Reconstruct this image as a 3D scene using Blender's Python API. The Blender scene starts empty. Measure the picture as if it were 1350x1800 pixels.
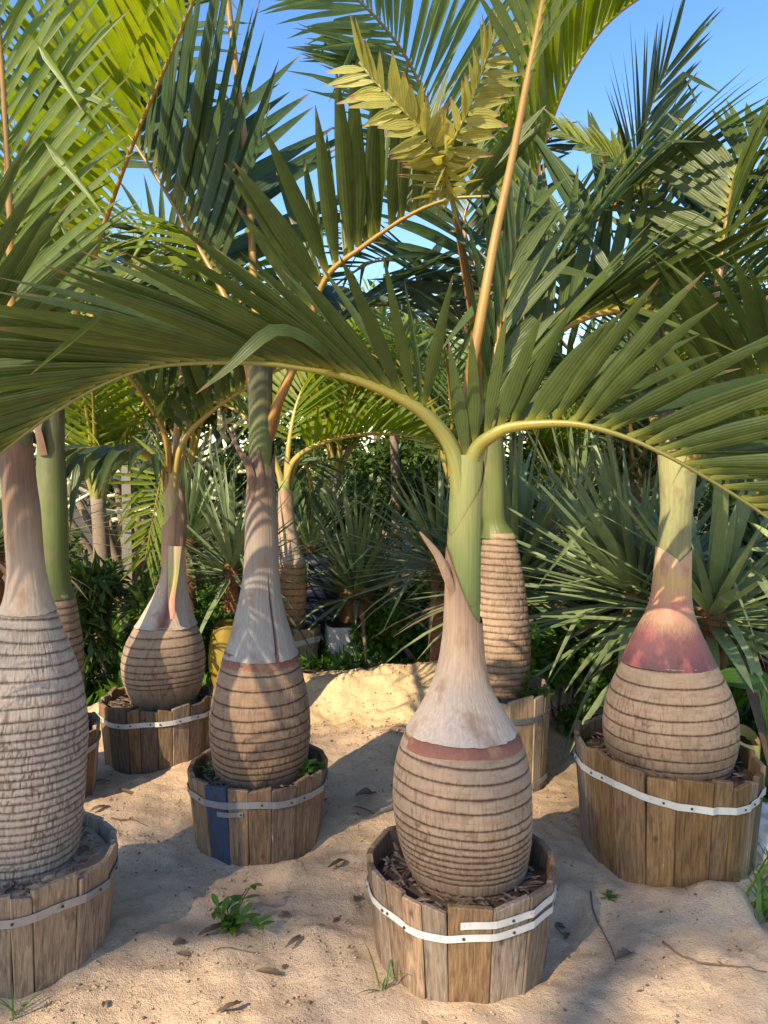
import bpy, math, random
import numpy as np
from mathutils import Vector, Matrix

random.seed(7)
rng = np.random.default_rng(7)
sc = bpy.context.scene
COL = sc.collection

# ------------------------------------------------------------------ camera, sky, sun, exposure
CAM_H, PITCH, F = 1.5, math.radians(3.0), 1350.0
cam = bpy.data.cameras.new('camera')
cam.sensor_fit = 'HORIZONTAL'
cam.angle_x = 2 * math.atan(675 / F)
cam.clip_start, cam.clip_end = 0.05, 3000
camo = bpy.data.objects.new('camera', cam)
COL.objects.link(camo)
camo.location = (0, 0, CAM_H)
camo.rotation_euler = (math.radians(90) - PITCH, 0, 0)
sc.camera = camo

SUN = Vector((-0.48, -0.66, 0.60)).normalized()      # direction towards the sun
elev = math.asin(SUN.z)
azim = math.atan2(SUN.x, SUN.y)
w = bpy.data.worlds.new('World'); sc.world = w; w.use_nodes = True
nt = w.node_tree; nt.nodes.clear()
out = nt.nodes.new('ShaderNodeOutputWorld'); bg = nt.nodes.new('ShaderNodeBackground')
sky = nt.nodes.new('ShaderNodeTexSky'); sky.sky_type = 'NISHITA'; sky.sun_disc = False
sky.sun_elevation = elev; sky.sun_rotation = azim
sky.air_density = 1.1; sky.dust_density = 0.4; sky.ozone_density = 2.2
bg.inputs['Strength'].default_value = 0.15
# thin wisps of cloud spread over the whole sky
tc = nt.nodes.new('ShaderNodeTexCoord'); mp = nt.nodes.new('ShaderNodeMapping')
mp.inputs['Scale'].default_value = (1.6, 1.6, 4.5)
cn = nt.nodes.new('ShaderNodeTexNoise'); cn.inputs['Scale'].default_value = 1.7
cn.inputs['Detail'].default_value = 7; cn.inputs['Roughness'].default_value = 0.58
cr = nt.nodes.new('ShaderNodeValToRGB')
cr.color_ramp.elements[0].position = 0.62; cr.color_ramp.elements[0].color = (0, 0, 0, 1)
cr.color_ramp.elements[1].position = 0.82; cr.color_ramp.elements[1].color = (0.6, 0.6, 0.6, 1)
mx = nt.nodes.new('ShaderNodeMix'); mx.data_type = 'RGBA'
mx.inputs['B'].default_value = (6.0, 6.2, 6.6, 1)
nt.links.new(tc.outputs['Generated'], mp.inputs['Vector']); nt.links.new(mp.outputs[0], cn.inputs['Vector'])
nt.links.new(cn.outputs['Fac'], cr.inputs[0]); nt.links.new(cr.outputs[0], mx.inputs['Factor'])
sat = nt.nodes.new('ShaderNodeHueSaturation'); sat.inputs['Saturation'].default_value = 1.32; sat.inputs['Value'].default_value = 0.92; sat.inputs['Hue'].default_value = 0.512
nt.links.new(sky.outputs[0], sat.inputs['Color']); nt.links.new(sat.outputs[0], mx.inputs['A']); nt.links.new(mx.outputs['Result'], bg.inputs['Color'])
nt.links.new(bg.outputs[0], out.inputs['Surface'])

sl = bpy.data.lights.new('sun', 'SUN'); sl.energy = 3.3; sl.angle = math.radians(0.55); sl.color = (1.0, 0.90, 0.74)
so = bpy.data.objects.new('sun', sl); COL.objects.link(so)
so.rotation_euler = SUN.to_track_quat('Z', 'Y').to_euler()
so.location = (-6, -5, 8)
vs = sc.view_settings
vs.view_transform = 'Standard'; vs.look = 'None'; vs.gamma = 1.0; vs.exposure = 1.42; vs.use_curve_mapping = False
vs.use_white_balance = True; vs.white_balance_temperature = 7700; vs.white_balance_tint = 10
sc.cycles.use_denoising = True
sc.cycles.max_bounces = 7; sc.cycles.diffuse_bounces = 4; sc.cycles.transmission_bounces = 4
sc.cycles.sample_clamp_indirect = 6

# ------------------------------------------------------------------ helpers
CP, SP = math.cos(PITCH), math.sin(PITCH)
def P(px, py, Y):
    """photo pixel + distance along +Y -> world point"""
    dx, dy = (px - 675) / F, (900 - py) / F
    t = Y / (CP + dy * SP)
    return np.array([dx * t, Y, CAM_H + t * (-SP + dy * CP)])
def PX(px, Y, py=1100): return P(px, py, Y)[0]
def nrm(v):
    v = np.asarray(v, float); n = np.linalg.norm(v)
    return v / n if n > 1e-9 else v
UP = np.array([0, 0, 1.0])

_lat = np.random.default_rng(11).random((512, 512))
def vnoise(u, v, seed=0, per=0):
    """value noise on lattice; per = period in u (0: none)"""
    u = np.asarray(u, float); v = np.asarray(v, float)
    iu = np.floor(u).astype(int); iv = np.floor(v).astype(int)
    fu = u - iu; fv = v - iv
    fu = fu * fu * (3 - 2 * fu); fv = fv * fv * (3 - 2 * fv)
    def g(a, b):
        if per: a = a % per
        return _lat[(a * 1 + seed * 57) % 512, (b + seed * 131) % 512]
    return (g(iu, iv) * (1 - fu) + g(iu + 1, iv) * fu) * (1 - fv) + (g(iu, iv + 1) * (1 - fu) + g(iu + 1, iv + 1) * fu) * fv
def fbm(u, v, seed=0, oct=4):
    s = 0; a = 0.5
    for k in range(oct):
        s = s + a * vnoise(u * 2 ** k, v * 2 ** k, seed + k); a *= 0.5
    return s
def sstep(a, b, x):
    t = np.clip((np.asarray(x, float) - a) / (b - a), 0, 1); return t * t * (3 - 2 * t)

class MB:
    """collects verts / faces / a 3-float vertex attribute, builds one mesh object"""
    def __init__(s): s.v = []; s.f = []; s.a = []
    def add(s, v, f, a=None):
        o = len(s.v); s.v.extend([tuple(p) for p in v]); s.f.extend([tuple(i + o for i in q) for q in f])
        s.a.extend([(0, 0, 0)] * len(v) if a is None else [tuple(q) for q in a])
    def build(s, name, mat, parent=None, org=(0, 0, 0), smooth=True, attr='lf', kind=None):
        me = bpy.data.meshes.new(name)
        V = np.array(s.v, float) - np.array(org, float)
        me.from_pydata(V.tolist(), [], s.f)
        if s.a:
            at = me.attributes.new(attr, 'FLOAT_VECTOR', 'POINT')
            at.data.foreach_set('vector', np.array(s.a, np.float32).ravel())
        if smooth: me.polygons.foreach_set('use_smooth', [True] * len(me.polygons))
        me.materials.append(mat)
        o = bpy.data.objects.new(name, me); COL.objects.link(o)
        if parent is not None: o.parent = parent
        else: o.location = org
        if kind: o['kind'] = kind
        return o

def npmesh(name, V, Q, mat, parent=None, org=(0, 0, 0), A=None, smooth=True, attr='lf', kind=None):
    """fast numpy mesh: Q is (n,k) int array"""
    me = bpy.data.meshes.new(name)
    V = np.asarray(V, np.float32) - np.asarray(org, np.float32)
    n, k = Q.shape
    me.vertices.add(len(V)); me.vertices.foreach_set('co', V.ravel())
    me.loops.add(n * k); me.loops.foreach_set('vertex_index', Q.ravel().astype(np.int32))
    me.polygons.add(n); me.polygons.foreach_set('loop_start', np.arange(0, n * k, k, dtype=np.int32))
    if smooth: me.polygons.foreach_set('use_smooth', np.ones(n, bool))
    if A is not None:
        at = me.attributes.new(attr, 'FLOAT_VECTOR', 'POINT'); at.data.foreach_set('vector', np.asarray(A, np.float32).ravel())
    me.update(calc_edges=True); me.validate()
    me.materials.append(mat)
    o = bpy.data.objects.new(name, me); COL.objects.link(o)
    if parent is not None: o.parent = parent
    else: o.location = org
    if kind: o['kind'] = kind
    return o

def thing(name, label, cat, loc, group=None):
    o = bpy.data.objects.new(name, None); COL.objects.link(o)
    o.location = tuple(loc); o.empty_display_size = 0.1
    o['label'] = label; o['category'] = cat
    if group: o['group'] = group
    return o
def tag(o, label, cat, group=None):
    o['label'] = label; o['category'] = cat
    if group: o['group'] = group
    return o

def spline(pts, n=60):
    """Catmull-Rom through points, resampled evenly by arc length"""
    p = np.array(pts, float)
    e = np.vstack([2 * p[0] - p[1], p, 2 * p[-1] - p[-2]])
    res = []
    for i in range(len(p) - 1):
        a, b, c, d = e[i], e[i + 1], e[i + 2], e[i + 3]
        for t in np.linspace(0, 1, 14, endpoint=False):
            res.append(0.5 * (2 * b + (c - a) * t + (2 * a - 5 * b + 4 * c - d) * t * t + (-a + 3 * b - 3 * c + d) * t ** 3))
    res.append(p[-1]); res = np.array(res)
    s = np.r_[0, np.cumsum(np.linalg.norm(np.diff(res, axis=0), axis=1))]
    q = np.linspace(0, s[-1], n)
    return np.stack([np.interp(q, s, res[:, k]) for k in range(3)], 1), s[-1]

def tube(mb, pts, rad, sides=8, face=None, flat=1.0, rnd=0.0, cap=True):
    """tube along pts; rad scalar/array; flat squashes along the face direction; attr = (t, angle, rnd)"""
    pts = np.asarray(pts, float); n = len(pts)
    rad = np.broadcast_to(np.asarray(rad, float), (n,))
    T = np.gradient(pts, axis=0); T /= np.linalg.norm(T, axis=1)[:, None] + 1e-12
    N0 = np.array(face if face is not None else (0.3, -0.9, 0.2), float)
    V = []; A = []
    for i in range(n):
        N = N0 - T[i] * N0.dot(T[i])
        if np.linalg.norm(N) < 1e-4: N = np.cross(T[i], [1, 0, 0.01])
        N = nrm(N); S = np.cross(T[i], N); N0 = N
        for k in range(sides):
            a = 2 * math.pi * k / sides
            V.append(pts[i] + rad[i] * (S * math.cos(a) + N * math.sin(a) * flat)); A.append((i / (n - 1), math.sin(a), rnd))
    Fc = [(i * sides + k, i * sides + (k + 1) % sides, (i + 1) * sides + (k + 1) % sides, (i + 1) * sides + k) for i in range(n - 1) for k in range(sides)]
    if cap:
        Fc.append(tuple(range(sides - 1, -1, -1))); Fc.append(tuple((n - 1) * sides + k for k in range(sides)))
    mb.add(V, Fc, A)

# ------------------------------------------------------------------ materials
def newmat(name):
    m = bpy.data.materials.new(name); m.use_nodes = True
    t = m.node_tree; t.nodes.clear()
    o = t.nodes.new('ShaderNodeOutputMaterial'); b = t.nodes.new('ShaderNodeBsdfPrincipled')
    t.links.new(b.outputs[0], o.inputs['Surface'])
    return m, t, b, o
class G:
    """tiny node-graph helper"""
    def __init__(s, t): s.t = t
    def n(s, typ, **kw):
        x = s.t.nodes.new(typ)
        for k, v in kw.items(): setattr(x, k, v)
        return x
    def l(s, a, b): s.t.links.new(a, b)
    def mix(s, fac, a, b, mode='MIX'):
        x = s.n('ShaderNodeMix', data_type='RGBA', blend_type=mode)
        for k, v in (('Factor', fac), ('A', a), ('B', b)):
            i = x.inputs[k] if k == 'Factor' else [q for q in x.inputs if q.name == k and q.type == 'RGBA'][0]
            if hasattr(v, 'default_value') or hasattr(v, 'is_linked'): s.l(v, i)
            elif k == 'Factor': i.default_value = v
            else: i.default_value = (*v, 1)
        return [q for q in x.outputs if q.type == 'RGBA'][0]
    def math(s, op, a, b=None, c=None, clamp=False):
        x = s.n('ShaderNodeMath', operation=op, use_clamp=clamp)
        for i, v in enumerate((a, b, c)):
            if v is None: continue
            if hasattr(v, 'is_linked'): s.l(v, x.inputs[i])
            else: x.inputs[i].default_value = v
        return x.outputs[0]
    def noise(s, vec=None, scale=5, detail=3, rough=0.55, dist=0.0):
        x = s.n('ShaderNodeTexNoise'); x.inputs['Scale'].default_value = scale; x.inputs['Detail'].default_value = detail
        x.inputs['Roughness'].default_value = rough; x.inputs['Distortion'].default_value = dist
        if vec is not None: s.l(vec, x.inputs['Vector'])
        return x.outputs['Fac']
    def ramp(s, fac, *stops):
        x = s.n('ShaderNodeValToRGB'); e = x.color_ramp.elements
        while len(e) < len(stops): e.new(0.5)
        for q, (p, c) in zip(e, stops): q.position = p; q.color = (*c, 1) if len(c) == 3 else c
        s.l(fac, x.inputs[0]); return x.outputs[0]
    def sc(s, vec, scale, loc=(0, 0, 0)):
        x = s.n('ShaderNodeMapping'); x.inputs['Scale'].default_value = scale; x.inputs['Location'].default_value = loc
        s.l(vec, x.inputs['Vector']); return x.outputs[0]
    def bump(s, h, strength=0.3, dist=0.01):
        x = s.n('ShaderNodeBump'); x.inputs['Strength'].default_value = strength; x.inputs['Distance'].default_value = dist
        s.l(h, x.inputs['Height']); return x.outputs[0]
    def attr(s, name='lf'):
        x = s.n('ShaderNodeAttribute', attribute_name=name); y = s.n('ShaderNodeSeparateXYZ'); s.l(x.outputs['Vector'], y.inputs[0])
        return x.outputs['Vector'], y.outputs[0], y.outputs[1], y.outputs[2]
    def obj(s): return s.n('ShaderNodeTexCoord').outputs['Object']
    def pos(s): return s.n('ShaderNodeNewGeometry').outputs['Position']

def leaf_mat(name, a, b, tip=(0.22, 0.13, 0.06), tipstart=0.935, trans=0.35, rough=0.42, stripe=0.35, base=None, spec=0.4, vein=2.6):
    m, t, bs, o = newmat(name); g = G(t)
    vec, u, ac, rn = g.attr()
    c = g.mix(rn, a, b)
    # parallel veins and pleats across the blade
    wv = g.math('SINE', g.math('MULTIPLY', ac, vein * 6.283))
    nz = g.noise(g.sc(g.pos(), (6, 6, 6)), 4, 4, 0.6)
    hs = g.n('ShaderNodeHueSaturation'); g.l(c, hs.inputs['Color'])
    val = g.math('MULTIPLY_ADD', wv, stripe * 0.28, g.math('MULTIPLY_ADD', nz, 0.7, 0.66))
    g.l(val, hs.inputs['Value']); c = hs.outputs[0]
    if base: c = g.mix(g.math('SUBTRACT', 1.0, g.math('MULTIPLY', u, 9.0), clamp=True), c, base)
    tn = g.math('ADD', u, g.math('MULTIPLY_ADD', g.noise(g.pos(), 35, 2), 0.16, -0.08))
    tn = g.math('ADD', tn, g.math('MULTIPLY_ADD', rn, 0.10, -0.05))
    tf = g.n('ShaderNodeMapRange'); g.l(tn, tf.inputs[0]); tf.inputs[1].default_value = tipstart; tf.inputs[2].default_value = tipstart + 0.07
    c = g.mix(tf.outputs[0], c, tip)
    # sparse brown flecks
    fl = g.n('ShaderNodeMapRange'); g.l(g.noise(g.pos(), 60, 2), fl.inputs[0]); fl.inputs[1].default_value = 0.70; fl.inputs[2].default_value = 0.76
    c = g.mix(g.math('MULTIPLY', fl.outputs[0], 0.7), c, (0.12, 0.07, 0.03))
    g.l(c, bs.inputs['Base Color']); bs.inputs['Roughness'].default_value = rough
    bs.inputs['Specular IOR Level'].default_value = spec
    bp = g.bump(g.math('ADD', wv, nz), 0.25, 0.002); g.l(bp, bs.inputs['Normal'])
    tr = g.n('ShaderNodeBsdfTranslucent'); c2 = g.mix(0.55, c, (0.62, 0.72, 0.06), 'MULTIPLY')
    c3 = g.n('ShaderNodeHueSaturation'); g.l(c, c3.inputs['Color']); c3.inputs['Value'].default_value = 2.0; c3.inputs['Hue'].default_value = 0.485; c3.inputs['Saturation'].default_value = 1.1
    g.l(c3.outputs[0], tr.inputs['Color'])
    ms = g.n('ShaderNodeMixShader'); ms.inputs[0].default_value = trans
    g.l(bs.outputs[0], ms.inputs[1]); g.l(tr.outputs[0], ms.inputs[2]); g.l(ms.outputs[0], o.inputs['Surface'])
    return m

LEAF = leaf_mat('palm_leaf', (0.046, 0.076, 0.016), (0.082, 0.115, 0.028), base=(0.26, 0.26, 0.045), trans=0.32)
LEAF_D = leaf_mat('palm_leaf_shaded', (0.034, 0.068, 0.024), (0.06, 0.095, 0.03), base=(0.2, 0.2, 0.05), trans=0.28)  # darker leaf green, shade painted into the colour of some fronds
LEAF_B = leaf_mat('palm_leaf_glaucous', (0.085, 0.15, 0.05), (0.13, 0.19, 0.055), trans=0.33, rough=0.36)
LEAF_F = leaf_mat('palm_leaf_sunlit', (0.09, 0.155, 0.033), (0.145, 0.205, 0.045), trans=0.42, rough=0.36)  # leaf colour lightened so the left frond looks sunlit
LEAF_Y = leaf_mat('palm_leaf_sunlit_yellowish', (0.12, 0.185, 0.02), (0.185, 0.23, 0.028), trans=0.45)  # sunlight put into the colour of bright fronds; yellowish palms use it too
LEAF_Z = leaf_mat('palm_leaf_yellowed', (0.25, 0.24, 0.05), (0.35, 0.33, 0.085), tip=(0.28, 0.17, 0.10), tipstart=0.86, trans=0.35, base=(0.26, 0.33, 0.06))
LEAF_T = leaf_mat('palm_leaf_clipped', (0.16, 0.21, 0.045), (0.24, 0.27, 0.07), tip=(0.40, 0.30, 0.20), tipstart=0.88, trans=0.35)
YUC = leaf_mat('yucca_leaf', (0.115, 0.17, 0.08), (0.19, 0.24, 0.11), tip=(0.25, 0.17, 0.09), tipstart=0.95, trans=0.12, stripe=0.2, rough=0.45)
YUC2 = leaf_mat('yucca_leaf_broad', (0.17, 0.235, 0.105), (0.25, 0.30, 0.13), tip=(0.3, 0.2, 0.1), tipstart=0.96, trans=0.15, stripe=0.25, rough=0.42)
BUSH = leaf_mat('shrub_leaf', (0.035, 0.075, 0.016), (0.075, 0.13, 0.025), tipstart=1.2, trans=0.3)
WEED = leaf_mat('weed_leaf', (0.05, 0.13, 0.018), (0.09, 0.19, 0.03), tipstart=1.2, trans=0.35)
TREE = leaf_mat('grey_tree_leaf', (0.085, 0.12, 0.055), (0.16, 0.19, 0.095), tipstart=1.2, trans=0.25)
PALE = leaf_mat('pale_shrub_leaf', (0.30, 0.33, 0.14), (0.42, 0.42, 0.22), tipstart=1.2, trans=0.2)
GOLD = leaf_mat('golden_leaf', (0.34, 0.34, 0.03), (0.48, 0.42, 0.04), tipstart=1.2, trans=0.35)
DEAD = leaf_mat('dead_leaf', (0.10, 0.065, 0.04), (0.20, 0.14, 0.09), tipstart=1.2, trans=0.1, rough=0.7)

def petiole_mat(name, stops, rough=0.4):
    m, t, bs, o = newmat(name); g = G(t)
    vec, u, ac, rn = g.attr()
    c = g.ramp(u, *stops)
    nz = g.noise(g.sc(g.pos(), (14, 14, 5)), 3, 4)
    c = g.mix(g.math('MULTIPLY', nz, 0.55), c, (0.16, 0.09, 0.03))
    c = g.mix(0.45, c, g.mix(nz, (0.3, 0.3, 0.3), (1, 1, 1)), 'MULTIPLY')
    cb = g.n('ShaderNodeCombineXYZ'); g.l(g.math('MULTIPLY', u, 3.0), cb.inputs[0]); g.l(g.math('MULTIPLY', ac, 5.0), cb.inputs[1]); g.l(g.math('MULTIPLY', rn, 9.0), cb.inputs[2])
    gr = g.noise(cb.outputs[0], 3.0, 4, 0.6)
    c = g.mix(g.ramp(gr, (0.45, (0, 0, 0)), (0.75, (0.8, 0.8, 0.8))), c, (0.20, 0.15, 0.05))
    c = g.mix(g.ramp(g.noise(g.pos(), 55, 3, 0.7), (0.62, (0, 0, 0)), (0.70, (0.7, 0.7, 0.7))), c, (0.14, 0.08, 0.04))
    g.l(c, bs.inputs['Base Color']); bs.inputs['Roughness'].default_value = rough
    g.l(g.bump(g.noise(g.pos(), 90, 3), 0.15, 0.003), bs.inputs['Normal'])
    return m
PET_G = petiole_mat('petiole_green', ((0, (0.30, 0.36, 0.12)), (0.16, (0.40, 0.44, 0.12)), (0.34, (0.47, 0.42, 0.06)), (0.6, (0.26, 0.26, 0.05)), (1, (0.2, 0.22, 0.05))))
PET_O = petiole_mat('petiole_orange', ((0, (0.42, 0.13, 0.06)), (0.10, (0.46, 0.20, 0.045)), (0.3, (0.52, 0.27, 0.05)), (0.7, (0.42, 0.24, 0.06)), (1, (0.30, 0.26, 0.06))))
PET_Y = petiole_mat('petiole_yellow', ((0, (0.42, 0.42, 0.14)), (0.2, (0.55, 0.42, 0.10)), (0.5, (0.58, 0.36, 0.06)), (1, (0.4, 0.32, 0.06))))
PET_B = petiole_mat('petiole_brown', ((0, (0.16, 0.12, 0.06)), (0.4, (0.24, 0.11, 0.05)), (0.7, (0.36, 0.20, 0.07)), (1, (0.3, 0.24, 0.08))))

def bulb_mat(name, c0, c1, dark, grime=0.5, low=(0.16, 0.095, 0.055)):
    """trunk bark: attr tk = (ring line, crack, height 0..1)"""
    m, t, bs, o = newmat(name); g = G(t)
    vec, ring, crack, h = g.attr('tk')
    p = g.obj()
    n1 = g.noise(g.sc(p, (5, 5, 9)), 2.2, 5, 0.6); n2 = g.noise(g.sc(p, (40, 40, 5)), 2.0, 4, 0.6); n3 = g.noise(g.sc(p, (8, 8, 40)), 2.0, 3)
    c = g.mix(n1, c0, c1)
    c = g.mix(g.math('MULTIPLY', n2, 0.55), c, tuple(x * 0.62 for x in c0))
    c = g.mix(g.math('MULTIPLY', g.ramp(n3, (0.46, (0, 0, 0)), (0.70, (1, 1, 1))), 0.5), c, tuple(x * f for x, f in zip(c0, (0.72, 0.6, 0.55))))
    # earth-stained, older bark low down
    lo = g.n('ShaderNodeMapRange'); g.l(g.math('ADD', h, g.math('MULTIPLY_ADD', n1, 0.3, -0.15)), lo.inputs[0])
    lo.inputs[1].default_value = 0.5; lo.inputs[2].default_value = 0.0
    c = g.mix(g.math('MULTIPLY', lo.outputs[0], grime), c, low)
    c = g.mix(g.math('MULTIPLY', crack, 0.72, clamp=True), c, dark)
    c = g.mix(g.math('MULTIPLY', ring, 1.05, clamp=True), c, tuple(x * 0.55 for x in dark))
    g.l(c, bs.inputs['Base Color']); bs.inputs['Roughness'].default_value = 0.82; bs.inputs['Specular IOR Level'].default_value = 0.2
    g.l(g.bump(g.math('ADD', n2, g.noise(p, 260, 2)), 0.45, 0.004), bs.inputs['Normal'])
    return m
BULB_A = bulb_mat('bark_tan', (0.32, 0.215, 0.14), (0.49, 0.37, 0.265), (0.12, 0.066, 0.042), grime=0.75)
BULB_G = bulb_mat('bark_grey', (0.38, 0.31, 0.25), (0.53, 0.45, 0.37), (0.15, 0.11, 0.085), grime=0.3, low=(0.17, 0.13, 0.11))
BULB_B = bulb_mat('bark_brown', (0.29, 0.18, 0.11), (0.43, 0.30, 0.20), (0.09, 0.048, 0.03), grime=0.6)
BULB_O = bulb_mat('bark_orange', (0.42, 0.25, 0.13), (0.54, 0.36, 0.20), (0.14, 0.07, 0.03))

def sheath_mat(name, stops, fiber=0.6, spot=(0.26, 0.14, 0.07), rough=0.62):
    """leaf sheath: colour along height (attr z) with lengthwise fibres"""
    m, t, bs, o = newmat(name); g = G(t)
    vec, a0, a1, h = g.attr('tk')
    p = g.obj()
    fb = g.noise(g.sc(p, (85, 85, 3.0)), 1.6, 4, 0.65); bl = g.noise(g.sc(p, (6, 6, 4)), 1.7, 4, 0.6)
    hh = g.math('ADD', g.math('ADD', h, g.math('MULTIPLY_ADD', bl, 0.22, -0.11)), g.math('MULTIPLY_ADD', fb, 0.16, -0.08))
    c = g.ramp(hh, *stops)
    hs = g.n('ShaderNodeHueSaturation'); g.l(c, hs.inputs['Color']); g.l(g.math('MULTIPLY_ADD', fb, fiber * 1.6, 1.0 - fiber * 0.8), hs.inputs['Value'])
    sp = g.ramp(g.noise(g.sc(p, (9, 9, 5), (3, 1, 2)), 1.8, 4), (0.54, (0, 0, 0)), (0.68, (1, 1, 1)))
    c = g.mix(g.math('MULTIPLY', sp, 0.65), hs.outputs[0], spot)
    c = g.mix(g.math('MULTIPLY', a0, 0.85, clamp=True), c, (0.13, 0.035, 0.03))
    g.l(c, bs.inputs['Base Color']); bs.inputs['Roughness'].default_value = rough; bs.inputs['Specular IOR Level'].default_value = 0.3
    g.l(g.bump(fb, 0.35, 0.003), bs.inputs['Normal'])
    return m
SH_DRY = sheath_mat('sheath_dry', ((0, (0.42, 0.34, 0.28)), (0.25, (0.44, 0.34, 0.26)), (0.6, (0.40, 0.28, 0.19)), (1, (0.33, 0.20, 0.13))))
SH_GREY = sheath_mat('sheath_shaded_grey', ((0, (0.31, 0.28, 0.25)), (0.35, (0.27, 0.235, 0.20)), (0.7, (0.20, 0.155, 0.12)), (1, (0.13, 0.09, 0.065))))  # grey-brown sheath, darkened to carry the shade on the upper trunk
SH_BRN = sheath_mat('sheath_brown', ((0, (0.40, 0.32, 0.24)), (0.4, (0.30, 0.22, 0.16)), (0.8, (0.16, 0.10, 0.07)), (1, (0.2, 0.10, 0.07))))
SH_GRN = sheath_mat('sheath_green', ((0, (0.16, 0.20, 0.06)), (0.5, (0.21, 0.25, 0.08)), (1, (0.27, 0.28, 0.095))), fiber=0.45, spot=(0.27, 0.23, 0.11), rough=0.45)
SH_GG = sheath_mat('sheath_grey_green', ((0, (0.17, 0.15, 0.085)), (0.3, (0.20, 0.20, 0.10)), (0.7, (0.26, 0.26, 0.12)), (1, (0.30, 0.30, 0.14))), fiber=0.5, spot=(0.15, 0.115, 0.075), rough=0.5)
SH_DGRN = sheath_mat('sheath_shaded_green', ((0, (0.10, 0.125, 0.035)), (0.5, (0.11, 0.135, 0.045)), (1, (0.085, 0.08, 0.045))), fiber=0.35, spot=(0.16, 0.14, 0.08), rough=0.45)  # green darkened so the shadow on the shafts is in the colour
SH_PINK = sheath_mat('sheath_pink', ((0, (0.115, 0.05, 0.062)), (0.26, (0.19, 0.075, 0.075)), (0.40, (0.38, 0.22, 0.14)), (0.55, (0.52, 0.24, 0.17)), (0.78, (0.54, 0.36, 0.16)), (1, (0.50, 0.34, 0.24))), fiber=0.3, spot=(0.42, 0.12, 0.12))
SH_BAND = sheath_mat('scar_band', ((0, (0.24, 0.095, 0.06)), (1, (0.13, 0.045, 0.045))), spot=(0.34, 0.20, 0.11))
SH_RED = sheath_mat('sheath_red_patch', ((0, (0.52, 0.16, 0.12)), (0.3, (0.50, 0.24, 0.14)), (0.55, (0.40, 0.40, 0.14)), (1, (0.46, 0.34, 0.22))), spot=(0.5, 0.3, 0.2))

def wood_mat(name, c0, c1, paint=None):
    m, t, bs, o = newmat(name); g = G(t)
    oi = g.n('ShaderNodeObjectInfo'); p = g.obj()
    ad = g.n('ShaderNodeVectorMath', operation='ADD'); cb = g.n('ShaderNodeCombineXYZ')
    g.l(g.math('MULTIPLY', oi.outputs['Random'], 37.0), cb.inputs[2]); g.l(g.math('MULTIPLY', oi.outputs['Random'], 11.0), cb.inputs[0])
    g.l(p, ad.inputs[0]); g.l(cb.outputs[0], ad.inputs[1]); q = ad.outputs[0]
    gr = g.noise(g.sc(q, (70, 70, 3.2)), 1.5, 5, 0.65, 0.6); bl = g.noise(g.sc(q, (8, 8, 4)), 1.4, 4, 0.6); fine = g.noise(g.sc(q, (160, 160, 8)), 1.5, 3)
    c = g.mix(bl, c0, c1)
    c = g.mix(g.ramp(gr, (0.34, (0, 0, 0)), (0.70, (1, 1, 1))), c, tuple(x * 0.38 for x in c0))
    hs = g.n('ShaderNodeHueSaturation'); g.l(c, hs.inputs['Color'])
    g.l(g.math('MULTIPLY_ADD', oi.outputs['Random'], 0.62, 0.58), hs.inputs['Value'])
    g.l(g.math('MULTIPLY_ADD', g.math('FRACT', g.math('MULTIPLY', oi.outputs['Random'], 7.3)), 0.40, 0.72), hs.inputs['Saturation']); c = hs.outputs[0]
    st = g.ramp(g.noise(g.sc(q, (9, 9, 5), (5, 3, 1)), 1.5, 5, 0.65), (0.56, (0, 0, 0)), (0.70, (1, 1, 1)))
    c = g.mix(g.math('MULTIPLY', st, 0.6), c, (0.07, 0.045, 0.03))
    wt = g.ramp(g.noise(g.sc(q, (26, 26, 7), (1, 8, 3)), 1.5, 5, 0.7), (0.66, (0, 0, 0)), (0.75, (1, 1, 1)))
    c = g.mix(g.math('MULTIPLY', wt, 0.6), c, (0.55, 0.52, 0.47))
    vo = g.n('ShaderNodeTexVoronoi'); vo.inputs['Scale'].default_value = 5.5; g.l(g.sc(q, (1.6, 1.6, 1)), vo.inputs['Vector'])
    c = g.mix(g.math('MULTIPLY', g.ramp(vo.outputs['Distance'], (0.03, (1, 1, 1)), (0.10, (0, 0, 0))), 0.8), c, (0.06, 0.03, 0.015))
    if paint:
        pk = g.ramp(gr, (0.40, (1, 1, 1)), (0.62, (0, 0, 0))); c = g.mix(g.math('MULTIPLY', pk, 0.95), c, paint)
    # world height, not linked to the colour
    sx = g.n('ShaderNodeSeparateXYZ'); g.l(g.pos(), sx.inputs[0])
    g.l(c, bs.inputs['Base Color']); bs.inputs['Roughness'].default_value = 0.78; bs.inputs['Specular IOR Level'].default_value = 0.25
    g.l(g.bump(g.math('ADD', gr, fine), 0.5, 0.004), bs.inputs['Normal'])
    return m
WOOD = wood_mat('weathered_wood', (0.26, 0.15, 0.075), (0.40, 0.26, 0.15))
WOOD_G = wood_mat('greyed_wood', (0.33, 0.225, 0.14), (0.46, 0.34, 0.235))
WOOD_D = wood_mat('dark_wood', (0.23, 0.135, 0.068), (0.34, 0.22, 0.12))
WOOD_L = wood_mat('pale_wood', (0.48, 0.33, 0.19), (0.58, 0.43, 0.28))
WOOD_BL = wood_mat('blue_painted_wood', (0.10, 0.10, 0.10), (0.16, 0.14, 0.12), paint=(0.018, 0.05, 0.13))

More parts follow.
